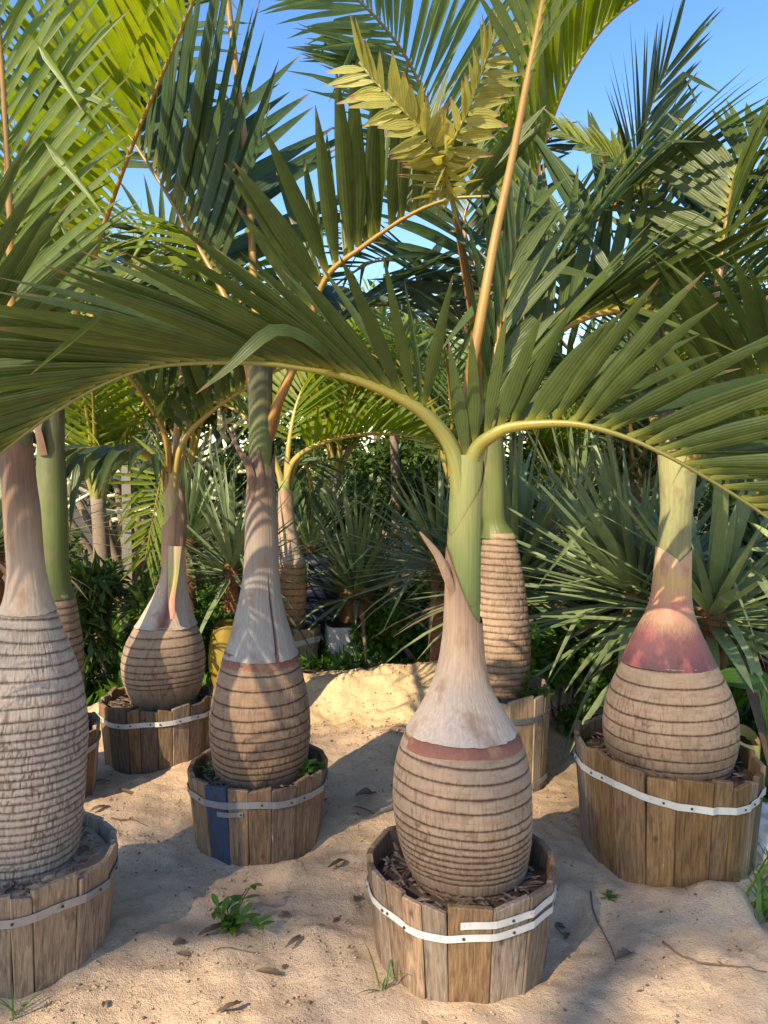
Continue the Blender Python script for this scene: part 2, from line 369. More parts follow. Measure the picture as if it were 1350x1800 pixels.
def plain(name, c, rough=0.6, metal=0.0, var=0.3, scale=20, spots=None, spec=0.4):
    m, t, bs, o = newmat(name); g = G(t)
    n = g.noise(g.obj(), scale, 5, 0.62)
    hs = g.n('ShaderNodeHueSaturation'); hs.inputs['Color'].default_value = (*c, 1); g.l(g.math('MULTIPLY_ADD', n, var * 2, 1 - var), hs.inputs['Value'])
    cc = hs.outputs[0]
    if spots: cc = g.mix(g.ramp(g.noise(g.sc(g.obj(), (1, 1, 1), (4, 2, 9)), scale * 1.6, 4, 0.7), (0.60, (0, 0, 0)), (0.70, (1, 1, 1))), cc, spots)
    g.l(cc, bs.inputs['Base Color']); bs.inputs['Roughness'].default_value = rough; bs.inputs['Metallic'].default_value = metal; bs.inputs['Specular IOR Level'].default_value = spec
    g.l(g.bump(n, 0.2, 0.004), bs.inputs['Normal'])
    return m
BAND_W = plain('white_strap', (0.50, 0.50, 0.475), 0.5, 0, 0.22, 22, (0.34, 0.27, 0.20))
BAND_G = plain('galvanised_strap', (0.30, 0.31, 0.32), 0.45, 0.55, 0.25, 18, (0.22, 0.19, 0.16))
NAIL = plain('nail_head', (0.03, 0.028, 0.026), 0.6)
SOIL = plain('potting_soil', (0.062, 0.042, 0.03), 0.95, 0, 0.5, 34, (0.12, 0.08, 0.055), 0.1)
SANDSOIL = plain('sandy_soil', (0.40, 0.29, 0.20), 0.95, 0, 0.3, 26, (0.2, 0.14, 0.1), 0.1)
CHIP = plain('bark_chip', (0.12, 0.085, 0.065), 0.85, 0, 0.5, 30)
BARK = plain('stem_bark', (0.20, 0.15, 0.11), 0.85, 0, 0.4, 30)
STICK = plain('dry_twig', (0.13, 0.09, 0.065), 0.85, 0, 0.4, 40)
SHAG = plain('shaggy_stem', (0.17, 0.08, 0.035), 0.85, 0, 0.5, 60, (0.10, 0.04, 0.02))
YPOT = plain('yellow_sack', (0.22, 0.155, 0.02), 0.5, 0, 0.3, 14)
YSACK = plain('cream_sack', (0.55, 0.46, 0.16), 0.6, 0, 0.25, 12)
WSACK = plain('white_woven_sack', (0.62, 0.63, 0.64), 0.6, 0, 0.25, 10, (0.38, 0.38, 0.38))
GBAG = plain('grey_white_bag', (0.46, 0.45, 0.44), 0.65, 0, 0.28, 9, (0.30, 0.29, 0.28))
INK = plain('black_ink', (0.02, 0.02, 0.025), 0.6)
BLUE = plain('blue_plastic', (0.008, 0.012, 0.04), 0.5)
PALESTEM = plain('pale_succulent_stem', (0.60, 0.58, 0.40), 0.6, 0, 0.25, 6)
CONCRETE = plain('concrete_post', (0.17, 0.155, 0.14), 0.85, 0, 0.3, 8)
TERRA = plain('terracotta', (0.38, 0.16, 0.08), 0.8, 0, 0.25, 10)

def sand_mat():
    m, t, bs, o = newmat('sand'); g = G(t)
    vec, msk, heap_mask, h = g.attr('gd'); p = g.pos()
    n1 = g.noise(p, 2.2, 4, 0.6); n2 = g.noise(p, 38, 4, 0.65); n3 = g.noise(p, 230, 3, 0.7); n4 = g.noise(p, 95, 2, 0.6)
    c = g.mix(n1, (0.60, 0.42, 0.27), (0.74, 0.55, 0.37))
    c = g.mix(g.math('MULTIPLY', n2, 0.35), c, (0.36, 0.235, 0.145))
    c = g.mix(g.ramp(n3, (0.30, (1, 1, 1)), (0.42, (0, 0, 0))), c, (0.27, 0.18, 0.115))
    c = g.mix(g.math('MULTIPLY', g.ramp(n3, (0.60, (0, 0, 0)), (0.72, (1, 1, 1))), 0.6), c, (0.80, 0.66, 0.48))
    c = g.mix(g.math('MULTIPLY', g.ramp(n4, (0.66, (0, 0, 0)), (0.72, (1, 1, 1))), 0.7), c, (0.13, 0.10, 0.085))
    c = g.mix(g.math('MULTIPLY', heap_mask, 0.55), c, (0.66, 0.49, 0.25))  # yellower tone where the heap mask is set
    e = g.mix(n2, (0.06, 0.042, 0.026), (0.15, 0.105, 0.065))
    mm = g.math('ADD', msk, g.math('MULTIPLY_ADD', n2, 0.5, -0.25))
    c = g.mix(g.ramp(mm, (0.4, (0, 0, 0)), (0.6, (1, 1, 1))), e, c)
    g.l(c, bs.inputs['Base Color']); bs.inputs['Roughness'].default_value = 0.95; bs.inputs['Specular IOR Level'].default_value = 0.15
    g.l(g.bump(g.math('ADD', g.math('MULTIPLY', n2, 1.6), n3), 0.9, 0.010), bs.inputs['Normal'])
    return m
SAND = sand_mat()

# ------------------------------------------------------------------ ground
def bumpf(x, y, cx, cy, rx, ry, h, rot=0.0, pw=2.0):
    c, s = math.cos(rot), math.sin(rot)
    u = ((x - cx) * c + (y - cy) * s) / rx; v = (-(x - cx) * s + (y - cy) * c) / ry
    return h * np.exp(-(np.abs(u) ** pw + np.abs(v) ** pw))
TUBS = []   # (x, y, r) filled below: sand lies level around each tub
def ground_z(x, y):
    x = np.asarray(x, float); y = np.asarray(y, float)
    near = np.exp(-((np.hypot(x, y - 3) / 7.0) ** 4))
    z = (fbm(x * 2.1, y * 2.1, 3, 3) - 0.44) * 0.09 + (fbm(x * 8, y * 8, 9, 4) - 0.47) * 0.045 + np.maximum(0, fbm(x * 17, y * 17, 15, 3) - 0.55) * 0.05
    z = z * near
    # heap of loose sand between the rear palms
    z = z + bumpf(x, y, 0.15, 4.95, 0.85, 0.50, 0.11, 0.10) + bumpf(x, y, -0.45, 4.9, 0.5, 0.30, 0.02) + bumpf(x, y, 0.55, 4.9, 0.5, 0.55, 0.07)
    z = z - bumpf(x, y, -0.15, 4.55, 0.36, 0.22, 0.09, -0.1) + bumpf(x, y, -0.1, 4.05, 0.55, 0.16, 0.055, 0.15) + bumpf(x, y, 0.15, 4.8, 0.9, 0.7, 0.03)
    ridge = np.exp(-(((x - 0.0) / 1.0) ** 2 + ((y - 4.85) / 0.75) ** 2))
    z = z + ridge * ((fbm(x * 5.5, y * 5.5, 21, 4) - 0.47) * 0.13 + np.abs(fbm(x * 3.1, y * 4.2, 31, 3) - 0.44) * 0.15)
    z = z + bumpf(x, y, -1.6, 4.6, 0.28, 0.28, 0.14)
    for (fx, fy, fr) in ((-0.28, 2.25, 0.4), (-0.02, 2.62, -0.3), (-0.42, 2.75, 0.2), (0.42, 3.05, 0.6), (-0.75, 3.0, -0.2), (0.72, 2.05, 0.3), (-0.1, 3.45, 0.1), (0.15, 3.8, 0.5), (-0.5, 1.9, 0.1), (0.62, 2.55, -0.4)):
        z = z - bumpf(x, y, fx, fy, 0.055, 0.13, 0.020, fr, 3.0) + bumpf(x, y, fx + 0.05, fy + 0.13, 0.10, 0.05, 0.014, fr)
    # heaped sand against the big tub and the drop beside it
    z = z + bumpf(x, y, 1.12, 2.56, 0.17, 0.10, 0.075) + bumpf(x, y, 0.95, 2.2, 0.35, 0.25, 0.02)
    edge = 1.18 + (y - 2.4) * 0.40 + 0.05 * np.sin(y * 9)
    z = z - 0.16 * sstep(0.0, 0.16, x - edge) * sstep(1.6, 2.1, y)
    return z
def nugrid(lo, hi, fine_lo, fine_hi, step, grow=1.18):
    a = list(np.arange(fine_lo, fine_hi + 1e-6, step)); s = step
    while a[-1] < hi: s *= grow; a.append(a[-1] + s)
    s = step; b = []
    c = fine_lo
    while c > lo: s *= grow; c -= s; b.append(c)
    return np.array(b[::-1] + a)
gx = nugrid(-900, 900, -1.9, 1.9, 0.016); gy = nugrid(-900, 1500, 1.35, 5.8, 0.016)
X, Yg = np.meshgrid(gx, gy)
Z = ground_z(X, Yg)
Z = Z + (vnoise(X * 22, Yg * 22, 41) - 0.5) * 0.010 * np.exp(-((np.hypot(X, Yg - 3) / 5) ** 4))
edge = 1.18 + (Yg - 2.4) * 0.40
sandm = 1 - sstep(0.05, 0.22, X - edge) * sstep(1.6, 2.2, Yg)
back = 5.55 + 0.25 * np.sin(X * 2.0) - 0.9 * sstep(0.75, 1.1, X) - 1.1 * sstep(-0.9, -1.6, X)
sandm = sandm * (1 - sstep(0.0, 0.25, Yg - back))
heap_tint = sstep(4.1, 4.5, Yg) * np.exp(-((X - 0.05) / 1.2) ** 4)  # mask for the yellower sand around the rear heap
nx, ny = len(gx), len(gy)
idx = np.arange(nx * ny).reshape(ny, nx)
Q = np.stack([idx[:-1, :-1], idx[:-1, 1:], idx[1:, 1:], idx[1:, :-1]], -1).reshape(-1, 4)
go = npmesh('ground', np.stack([X, Yg, Z], -1).reshape(-1, 3), Q, SAND, A=np.stack([sandm, heap_tint, Z], -1).reshape(-1, 3), attr='gd')
go['kind'] = 'structure'
def gz(x, y): return float(ground_z(np.array([x]), np.array([y]))[0])
def on_ground(px, py):
    """photo pixel -> point where its ray meets the ground"""
    dx, dy = (px - 675) / F, (900 - py) / F
    d = np.array([dx, CP + dy * SP, -SP + dy * CP]); t = 1.0
    for t in np.arange(1.0, 12.0, 0.01):
        p = np.array([0, 0, CAM_H]) + d * t
        if p[2] <= gz(p[0], p[1]): break
    return p

# ------------------------------------------------------------------ wooden tubs
def make_tub(label, cx, cy, H, R, n, band, bands, wood=WOOD, soil=SOIL, soil_drop=0.04, taper=0.90, seed=0, special=None, lean=(0, 0), sunk=0.10, ztop=None, jag=0.012, fill_seed=0, band_tail=None, nails=True):
    r = random.Random(seed)
    z0 = gz(cx, cy)
    z0 = 0.0
    top = H if ztop is None else ztop
    root = thing('planter_tub', label, 'planter', (cx, cy, z0), 'wooden stave tubs holding the palms')
    org = np.array([cx, cy, z0])
    ws = np.array([r.uniform(0.6, 1.4) for _ in range(n)]); ang = np.r_[0, np.cumsum(ws / ws.sum() * 2 * math.pi)] + r.uniform(0, 0.4)
    def leanz(x, y): return lean[0] * (x) + lean[1] * (y)
    radius_at = lambda z: R * (taper + (1 - taper) * (z / top))
    mids = []
    for i in range(n):
        a0, a1 = ang[i], ang[i + 1]; am = (a0 + a1) / 2; half = math.tan((a1 - a0) / 2)
        jt = top + r.uniform(-jag, jag); slope = r.uniform(-0.009, 0.009); th = r.uniform(0.018, 0.023); proud = r.uniform(-0.004, 0.004)
        mb = MB(); V = []; zs = [-sunk, -sunk + (jt + sunk) * 0.5, jt - 0.004, jt]
        tw = r.uniform(-0.006, 0.006)
        for k, z in enumerate(zs):
            Rz = radius_at(z) + proud; hw = Rz * half - 0.0020
            if k == 3: hw -= 0.003
            ins = 0.003 if k == 3 else 0.0
            c = 0.003
            off = tw * (z - 0.1) / 0.3
            for (sx, dep) in ((-hw, c), (-hw + c, 0), (hw - c, 0), (hw, c), (hw, th), (-hw, th)):
                dd = dep + (ins if dep < th else -ins)
                sxx = sx + off * (1 if abs(sx) < hw + 1 else 0)
                rr = Rz - dd
                zz = z + (slope * sx / max(hw, 1e-3) if k >= 2 else 0)
                x = rr * math.cos(am) - sxx * math.sin(am); y = rr * math.sin(am) + sxx * math.cos(am)
                V.append((x, y, zz + leanz(x, y)))
        Fc = [(k * 6 + j, k * 6 + (j + 1) % 6, (k + 1) * 6 + (j + 1) % 6, (k + 1) * 6 + j) for k in range(3) for j in range(6)]
        Fc += [tuple(18 + j for j in range(6)), tuple(range(5, -1, -1))]
        mat = wood
        if special and i in special: mat = special[i]
        elif r.random() < 0.10: mat = WOOD_G if wood is not WOOD_G else WOOD
        mb.add(V, Fc)
        # shift local origin to the stave so grain differs
        mb.build('stave', mat, root, (0, 0, 0), smooth=False)
        mids.append((am, proud))
    # metal strap(s): runs over the stave faces
    for bi, (bz, bh, a_from, a_to, bm) in enumerate(bands):
        mb = MB(); pts = []; corner = []
        def ringpoint(a, z, extra):
            k = 0
            aa = (a - ang[0]) % (2 * math.pi) + ang[0]
            k = max(0, min(n - 1, int(np.searchsorted(ang, aa, 'right') - 1)))
            am, pr = mids[k]
            rr = (radius_at(z) + pr + extra) / max(math.cos(aa - am), 0.7)
            return rr * math.cos(aa), rr * math.sin(aa)
        steps = sorted(set([a_from, a_to] + [a for a in np.linspace(a_from, a_to, int((a_to - a_from) / 0.07) + 2)]))
        V = []
        for a in steps:
            wz = bz + 0.006 * math.sin(3 * a + seed) + 0.003 * math.sin(7 * a)
            if callable(bh): pass
            for (dz, ex) in ((-bh / 2, 0.0045), (bh / 2, 0.0045), (bh / 2, 0.0015), (-bh / 2, 0.0015)):
                x, y = ringpoint(a, wz + dz, ex + 0.003)
                V.append((x, y, wz + dz + leanz(x, y)))
        m_ = len(steps)
        Fc = [(i * 4 + j, i * 4 + (j + 1) % 4, (i + 1) * 4 + (j + 1) % 4, (i + 1) * 4 + j) for i in range(m_ - 1) for j in range(4)]
        Fc += [(3, 2, 1, 0), tuple((m_ - 1) * 4 + j for j in range(4))]
        mb.add(V, Fc); bo = mb.build('strap', bm, root, smooth=False)
        if nails:
            for i in range(n):
                a = mids[i][0] + r.uniform(-0.10, 0.10)
                if r.random() < 0.4: continue
                if (a - a_from) % (2 * math.pi) > (a_to - a_from): continue
                wz = bz + 0.006 * math.sin(3 * a + seed) + 0.003 * math.sin(7 * a)
                x, y = ringpoint(a, wz, 0.0085); ux, uy = math.cos(a), math.sin(a)
                nb = MB(); V = []
                for (rad, dp) in ((0.0048, 0.0), (0.0042, 0.0022)):
                    for k in range(7):
                        t = 2 * math.pi * k / 7
                        V.append((x + ux * dp - uy * rad * math.cos(t), y + uy * dp + ux * rad * math.cos(t), wz + rad * math.sin(t) + leanz(x, y)))
                nb.add(V, [(k, (k + 1) % 7, 7 + (k + 1) % 7, 7 + k) for k in range(7)] + [tuple(range(7, 14))])
                nb.build('nail', NAIL, bo, smooth=False)
    # soil surface
    m1, m2 = 30, 64; rr = np.linspace(0, 1, m1); tt = np.linspace(0, 2 * math.pi, m2, endpoint=False)
    RR, TT = np.meshgrid(rr, tt, indexing='ij'); Rin = (R - 0.028) * RR
    sx, sy = Rin * np.cos(TT), Rin * np.sin(TT)
    sz = top - soil_drop + (fbm(sx * 14 + 50, sy * 14 + seed * 7, 5 + seed, 4) - 0.47) * 0.06 + lean[0] * sx + lean[1] * sy - 0.012 * RR ** 4
    idx = np.arange(m1 * m2).reshape(m1, m2)
    q = np.stack([idx[:-1], np.roll(idx, -1, 1)[:-1], np.roll(idx, -1, 1)[1:], idx[1:]], -1).reshape(-1, 4)
    npmesh('soil', np.stack([sx, sy, sz], -1).reshape(-1, 3), q, soil, root)
    # bark bits and roots lying on the soil
    mb = MB()
    for _ in range(220):
        a = r.uniform(0, 6.283); q_ = math.sqrt(r.uniform(0.25, 0.9)) * (R - 0.04); L = r.uniform(0.012, 0.05); wd = r.uniform(0.004, 0.014)
        b = r.uniform(0, 6.283); zc = top - soil_drop + r.uniform(0.0, 0.022) + lean[0] * q_ * math.cos(a) + lean[1] * q_ * math.sin(a)
        c = np.array([q_ * math.cos(a), q_ * math.sin(a), zc]); d = np.array([math.cos(b), math.sin(b), r.uniform(-0.4, 0.4)]); s_ = nrm(np.cross(d, UP)); u_ = np.cross(s_, d)
        V = [c - d * L / 2 - s_ * wd / 2, c - d * L / 2 + s_ * wd / 2, c + d * L / 2 + s_ * wd * 0.3, c + d * L / 2 - s_ * wd * 0.3, c + u_ * wd * 0.5]
        mb.add(V, [(0, 1, 4), (1, 2, 4), (2, 3, 4), (3, 0, 4), (3, 2, 1, 0)])
    mb.build('bark_litter', CHIP if soil is SOIL else STICK, root, smooth=False, kind='stuff')
    return root

F0, F1 = -math.pi + 0.001, math.pi - 0.001
# (label, cx, cy ...)
T4 = (PX(810, 2.36, 1490), 2.36); T1 = (PX(32, 2.38, 1490), 2.38); T1B = (PX(62, 3.45, 1330), 3.45); T2 = (PX(277, 4.02, 1270), 4.02)
T3 = (PX(455, 3.14, 1370), 3.14); T5 = (PX(863, 3.74, 1280), 3.74); T6 = (PX(1170, 2.96, 1370), 2.96); T7 = (PX(503, 5.95, 1120), 5.95)
make_tub('brown stave tub with white strap ending in a loose overlapping tail', *T4, 0.29, 0.295, 20, None,
         [(0.205, 0.021, -math.pi * 1.5 + 0.55, math.pi * 0.5 - 0.55 + 0.9 - 0.05, BAND_W), (0.243, 0.021, -math.pi * 0.5 - 0.10, -math.pi * 0.5 + 1.25, BAND_W)], WOOD, seed=4, soil_drop=0.045)
make_tub('greyish stave tub filled with sand under the grey fibrous trunk', *T1, 0.30, 0.30, 19, None, [(0.225, 0.026, F0, F1, BAND_G)], WOOD_G, SANDSOIL, 0.035, seed=11)
make_tub('brown stave tub half hidden behind the grey fibrous trunk', *T1B, 0.335, 0.275, 18, None, [(0.26, 0.026, F0, F1, BAND_G)], WOOD, seed=12)
make_tub('dark brown stave tub with white strap at the squat round palm', *T2, 0.32, 0.29, 19, None, [(0.245, 0.024, F0, F1, BAND_W)], WOOD_D, seed=5)
make_tub('stave tub with one blue painted board and a grey strap', *T3, 0.29, 0.285, 19, None, [(0.225, 0.027, F0, F1, BAND_G), (0.188, 0.020, -math.pi * 0.5 - 0.45, -math.pi * 0.5 - 0.05, BAND_G)], WOOD, seed=6, special={12: WOOD_BL})
make_tub('tall pale stave tub with two grey straps and a green seedling', *T5, 0.45, 0.285, 18, None, [(0.36, 0.026, F0, F1, BAND_G), (0.04, 0.026, F0, F1, BAND_G)], WOOD_L, seed=8, taper=0.93)
make_tub('large dark stave tub with white strap under the purple collared palm', *T6, 0.425, 0.345, 21, None, [(0.335, 0.026, F0, F1, BAND_W)], WOOD_D, seed=9, lean=(-0.10, 0.02), soil_drop=0.05, sunk=0.24)
make_tub('pale stave tub with white strap next to the grey square bag', *T7, 0.30, 0.27, 15, None, [(0.21, 0.045, F0, F1, BAND_W)], WOOD_L, seed=10, jag=0.03)

# ------------------------------------------------------------------ palm trunks
def prof(rows, Y):
    """[(py, left px, right px)] -> z-sorted arrays z, cx, r"""
    o = []
    for py, a, b in rows:
        c = P((a + b) / 2, py, Y); e = P(b, py, Y); o.append((c[2], c[0], e[0] - c[0]))
    return np.array(sorted(o))
def smooth_prof(pr, z):
    k = 4; zz = np.linspace(pr[0, 0], pr[-1, 0], 220); outp = []
    for c in (1, 2):
        v = np.interp(zz, pr[:, 0], pr[:, c]); pad = np.r_[[v[0]] * k, v, [v[-1]] * k]; v = np.convolve(pad, np.ones(2 * k + 1) / (2 * k + 1), 'valid')
        outp.append(np.interp(z, zz, v))
    return outp
def shell(name, mat, root, org, Y, zfun, pr, nz, nc, disp, ztop=None):
    pass
def surf(name, mat, root, org, Yc, zlo, zhi, pr, nz, nc, dispf, top_f=None, bot_f=None, extra=0.0):
    """surface of revolution round a leaning axis with displacement; dispf(theta, z, v) -> (disp, attrs)"""
    th = np.linspace(0, 2 * math.pi, nc, endpoint=False); v = np.linspace(0, 1, nz)
    V_, TH = np.meshgrid(v, th, indexing='ij')
    hi = zhi + (top_f(TH) if top_f else 0); lo = zlo + (bot_f(TH) if bot_f else 0)
    Zz = lo + (hi - lo) * V_
    cx, r = smooth_prof(pr, Zz.ravel()); cx = cx.reshape(Zz.shape); r = r.reshape(Zz.shape) + extra
    d, A = dispf(TH, Zz, V_, r)
    r = r + d
    Xx = cx + r * np.cos(TH); Yy = Yc + r * np.sin(TH)
    idx = np.arange(nz * nc).reshape(nz, nc); nx_ = np.roll(idx, -1, 1)
    q = np.stack([idx[:-1], nx_[:-1], nx_[1:], idx[1:]], -1).reshape(-1, 4)
    return npmesh(name, np.stack([Xx, Yy, Zz], -1).reshape(-1, 3), q, mat, root, org, A=A.reshape(-1, 3), attr='tk')

def bulb_disp(rings, zlo, zhi, crack=1.0, freq=110, seed=0, depth=0.0026, fade=0.85, vfreq=22):
    rings = np.array(sorted(rings))
    def f(TH, Zz, V_, r):
        wob = (vnoise(TH / 6.2832 * 6, Zz * 12, seed, 6) - 0.5) * 0.007 + np.sin(TH + seed) * 0.007 + (vnoise(TH / 6.2832 * 46, Zz * 30, seed + 2, 46) - 0.5) * 0.0016
        zz = Zz + wob
        k = np.searchsorted(rings, zz)
        lo = np.where(k > 0, rings[np.clip(k - 1, 0, len(rings) - 1)], zlo - 0.03); hi = np.where(k < len(rings), rings[np.clip(k, 0, len(rings) - 1)], zhi + 0.03)
        dlo = zz - lo; dhi = hi - zz; d = np.minimum(dlo, dhi)
        rag = (vnoise(TH / 6.2832 * 240, zz * 40, seed + 5, 240) - 0.5)
        ring = np.exp(-((d / (0.0034 + 0.0028 * rag)) ** 2))
        ring = np.where((k == 0) & (d == dlo), 0, ring)
        lip = np.exp(-((dlo - 0.009) / 0.007) ** 2) * 0.0003
        nn = vnoise(TH / 6.2832 * freq, zz * vfreq + k * 17.3, seed + 7, freq) ; n2 = vnoise(TH / 6.2832 * freq * 2, zz * vfreq * 1.6 + k * 9.1, seed + 8, freq * 2)
        h = np.clip((zz - zlo) / (zhi - zlo), 0, 1)
        amt = crack * sstep(1.05, fade - 0.30, h) * (0.6 + 0.5 * sstep(0.3, 0.7, vnoise(TH * 2, zz * 7, seed + 3)))
        c1 = np.exp(-((vnoise(TH / 6.2832 * int(freq * 0.62), zz * vfreq * 0.55 + k * 5.3, seed + 17, int(freq * 0.62)) - 0.5) / 0.055) ** 2)
        c2 = np.exp(-((vnoise(TH / 6.2832 * int(freq * 1.1), zz * vfreq * 0.9 + k * 7.7, seed + 19, int(freq * 1.1)) - 0.5) / 0.065) ** 2)
        ck = np.clip(np.maximum(c1 * sstep(0.12, 0.45, nn), c2 * sstep(0.35, 0.7, n2) * 0.8), 0, 1) * amt
        disp = -depth * ring + lip - 0.0024 * ck + (vnoise(TH / 6.2832 * freq * 2, zz * 30, seed + 1, freq * 2) - 0.5) * 0.0016 * amt + (vnoise(TH / 6.2832 * 10, zz * 6, seed + 4, 10) - 0.5) * 0.012
        return disp, np.stack([ring, ck, h], -1)
    return f
def sheath_disp(seed=0, fib=0.0008, wob=0.005, flare=0.0, split=None, rim=0):
    def f(TH, Zz, V_, r):
        d = (vnoise(TH / 6.2832 * 160, Zz * 4, seed, 160) - 0.5) * fib * 2 + (vnoise(TH / 6.2832 * 7, Zz * 5, seed + 2, 7) - 0.5) * wob * 2
        a0 = np.exp(-((1 - V_) / 0.016) ** 2) * 0.8 if rim else np.zeros_like(V_)
        if flare: d = d + flare * np.exp(-(V_ / 0.025) ** 2)
        if split:
            for (tc, v0, v1, wd, dp) in split:
                q = np.exp(-((TH - tc - 0.06 * np.sin(V_ * 9)) / wd) ** 2) * sstep(v0, v0 + 0.08, V_) * sstep(v1, v1 - 0.25, V_)
                d = d - dp * q; a0 = np.maximum(a0, q)
        return d, np.stack([a0, np.zeros_like(V_), V_], -1)
    return f
RAG = lambda t: (vnoise(t / 6.2832 * 60, t * 0 + 2.5, 3, 60) - 0.5) * 0.005 + (vnoise(t / 6.2832 * 9, t * 0 + 1.5, 5, 9) - 0.5) * 0.012
TH_F = 1.5 * math.pi   # theta facing the camera

def strip(name, mat, root, org, pts, wid, face, curl=0.4, nseg=16, attr_h=0.8, thick=0.0):
    """curled strip of dry sheath"""
    p, L = spline(pts, nseg); T = np.gradient(p, axis=0); T /= np.linalg.norm(T, axis=1)[:, None]
    mb = MB(); V = []; A = []; K = 6; f0 = np.array(face, float)
    for i in range(nseg):
        N = nrm(f0 - T[i] * f0.dot(T[i])); S = np.cross(T[i], N); u = i / (nseg - 1)
        ww = wid * (1 - 0.9 * u ** 2.2) if not callable(wid) else wid(u)
        for k in range(K):
            q = k / (K - 1) * 2 - 1
            V.append(p[i] + S * q * ww / 2 - N * curl * ww * (q * q - 0.3) * 0.6); A.append((0, 0, u if attr_h is None else attr_h))
    mb.add(V, [(i * K + k, i * K + k + 1, (i + 1) * K + k + 1, (i + 1) * K + k) for i in range(nseg - 1) for k in range(K - 1)], A)
    return mb.build(name, mat, root, org, attr='tk')

# ------------------------------------------------------------------ fronds
LEAFCOUNT = {}
def leaf_geo(base, d, n, L, W, droop=0.5, fold=0.35, segs=6, rnd=0.5, wav=0.0, blunt=False, wstart=0.45, wpeak=0.22, kink=None, cup=0):
    """one blade: three verts across, folded along the midrib"""
    p = np.array(base, float); d = nrm(d); V = []; A = []; Fc = []
    st = L / segs
    for i in range(segs + 1):
        t = i / segs
        n_ = n - d * n.dot(d); n_ = nrm(n_); s = np.cross(d, n_)
        if blunt: wp = min(1, wstart + (1 - wstart) * t / wpeak) * (1 - 0.85 * max(0, t - 0.5) / 0.5)
        else: wp = min(1.0, wstart + (1 - wstart) * t / wpeak) * (1 - max(0, (t - wpeak) / (1 - wpeak)) ** 1.8 * 0.97)
        h = W * wp / 2
        cf = fold * (1 - 0.5 * t)
        V += [p - s * h * math.cos(cf) + n_ * h * math.sin(cf), p.copy(), p + s * h * math.cos(cf) + n_ * h * math.sin(cf)]
        A += [(t, -1, rnd), (t, 0, rnd), (t, 1, rnd)]
        if i < segs:
            dd = d + np.array([0, 0, -1.0]) * droop * (0.25 + 1.6 * t * t) / segs
            if kink and i == kink[0]: dd = dd + np.array([0, 0, -1.0]) * kink[1]
            d = nrm(dd); p = p + d * st
    for i in range(segs):
        a = i * 3
        Fc += [(a, a + 1, a + 4, a + 3), (a + 1, a + 2, a + 5, a + 4)]
    return V, Fc, A

def frond(root, org, pts, n=26, u0=0.3, L=0.55, W=0.05, face=None, a0=75, a1=28, e=45, droop=0.35, mat=LEAF, pet=PET_G, r0=0.03, r1=0.005, indiv=True, sides=(1, 1), trim=None,
          seed=0, Lprof=None, jit=6, label=None, segs=6, kinkp=0.10, flat=0.8, name='frond', Aprof=None, u1=0.995, rp=1.6):
    r = random.Random(seed + 1000)
    pts3 = [P(*q) if not isinstance(q, np.ndarray) else q for q in pts]
    c, LL = spline(pts3, 56)
    T = np.gradient(c, axis=0); T /= np.linalg.norm(T, axis=1)[:, None]
    us = np.linspace(0, 1, 56)
    rad = (r1 + (r0 - r1) * (1 - us) ** rp) * (0.45 + 0.55 * sstep(0.0, 0.07, us))
    f0 = np.array(face if face is not None else (0, 0, 1.0), float)
    mb = MB(); tube(mb, c, rad, 9, f0, flat, r.random())
    fo = mb.build(name, pet, root, org)
    if label: fo['label'] = label
    joined = MB() if not indiv else None
    cnt = 0
    for side, on in ((1, sides[0]), (-1, sides[1])):
        if not on: continue
        for i in range(n):
            q = (i + r.uniform(-0.25, 0.25) + (0.25 if side > 0 else 0)) / n
            q = min(max(q, 0), 1); u = u0 + (u1 - u0) * q
            b = np.array([np.interp(u, us, c[:, k]) for k in range(3)]); t = nrm([np.interp(u, us, T[:, k]) for k in range(3)])
            N = nrm(f0 - t * f0.dot(t)); S = np.cross(t, N) * side
            a = math.radians((a0 + (a1 - a0) * q if Aprof is None else float(np.interp(q, *Aprof))) + r.uniform(-jit, jit)); ee = math.radians(e + r.uniform(-jit, jit) * 1.2)
            d = t * math.cos(a) + math.sin(a) * (S * math.cos(ee) + N * math.sin(ee))
            m = N * math.cos(ee) - S * math.sin(ee)
            m = m + t * r.uniform(-0.35, 0.2) + S * r.uniform(-.15, .15)
            lp = (0.62 + 0.38 * math.sin(math.pi * min(1, q * 1.15 + 0.12))) if Lprof is None else Lprof(q)
            ln = L * lp * r.uniform(0.88, 1.1); wd = W * (0.75 + 0.35 * math.sin(math.pi * min(1, q + 0.15))) * r.uniform(0.85, 1.15)
            kk = None
            if r.random() < kinkp: kk = (r.randint(2, segs - 2), r.uniform(0.8, 1.8))
            bl = False
            if trim: ln = trim * r.uniform(0.8, 1.2); bl = True
            rr = float(np.interp(u, us, rad))
            V, Fc, A = leaf_geo(b + (S * 0.6 + N * 0.5) * rr * 0.8, d, m, ln, wd, droop * r.uniform(0.5, 1.8), r.uniform(0.35, 0.75), segs, r.random(), blunt=bl, kink=kk, wstart=0.32, wpeak=0.28)
            if indiv:
                k = MB(); k.add(V, Fc, A); k.build('leaflet', mat, fo)
                # verts are world coords: shift to the thing's frame
                me = COL.objects[-1].data if False else None
            else: joined.add(V, Fc, A)
            cnt += 1
    if not indiv: joined.build('leaflets', mat, fo, org, kind='stuff')
    return fo
# leaflets must share their thing's origin: wrap build so verts are stored relative to it
_frond = frond
def frond(root, pts, **kw):
    org = np.array(root.location)
    return _frond_local(root, org, pts, **kw)
def _frond_local(root, org, pts, **kw):
    build0 = MB.build
    def b(s, name, mat, parent=None, o=(0, 0, 0), **k2):
        return build0(s, name, mat, parent, org if name == 'leaflet' else o, **k2)
    MB.build = b
    try: return _frond(root, org, pts, **kw)
    finally: MB.build = build0

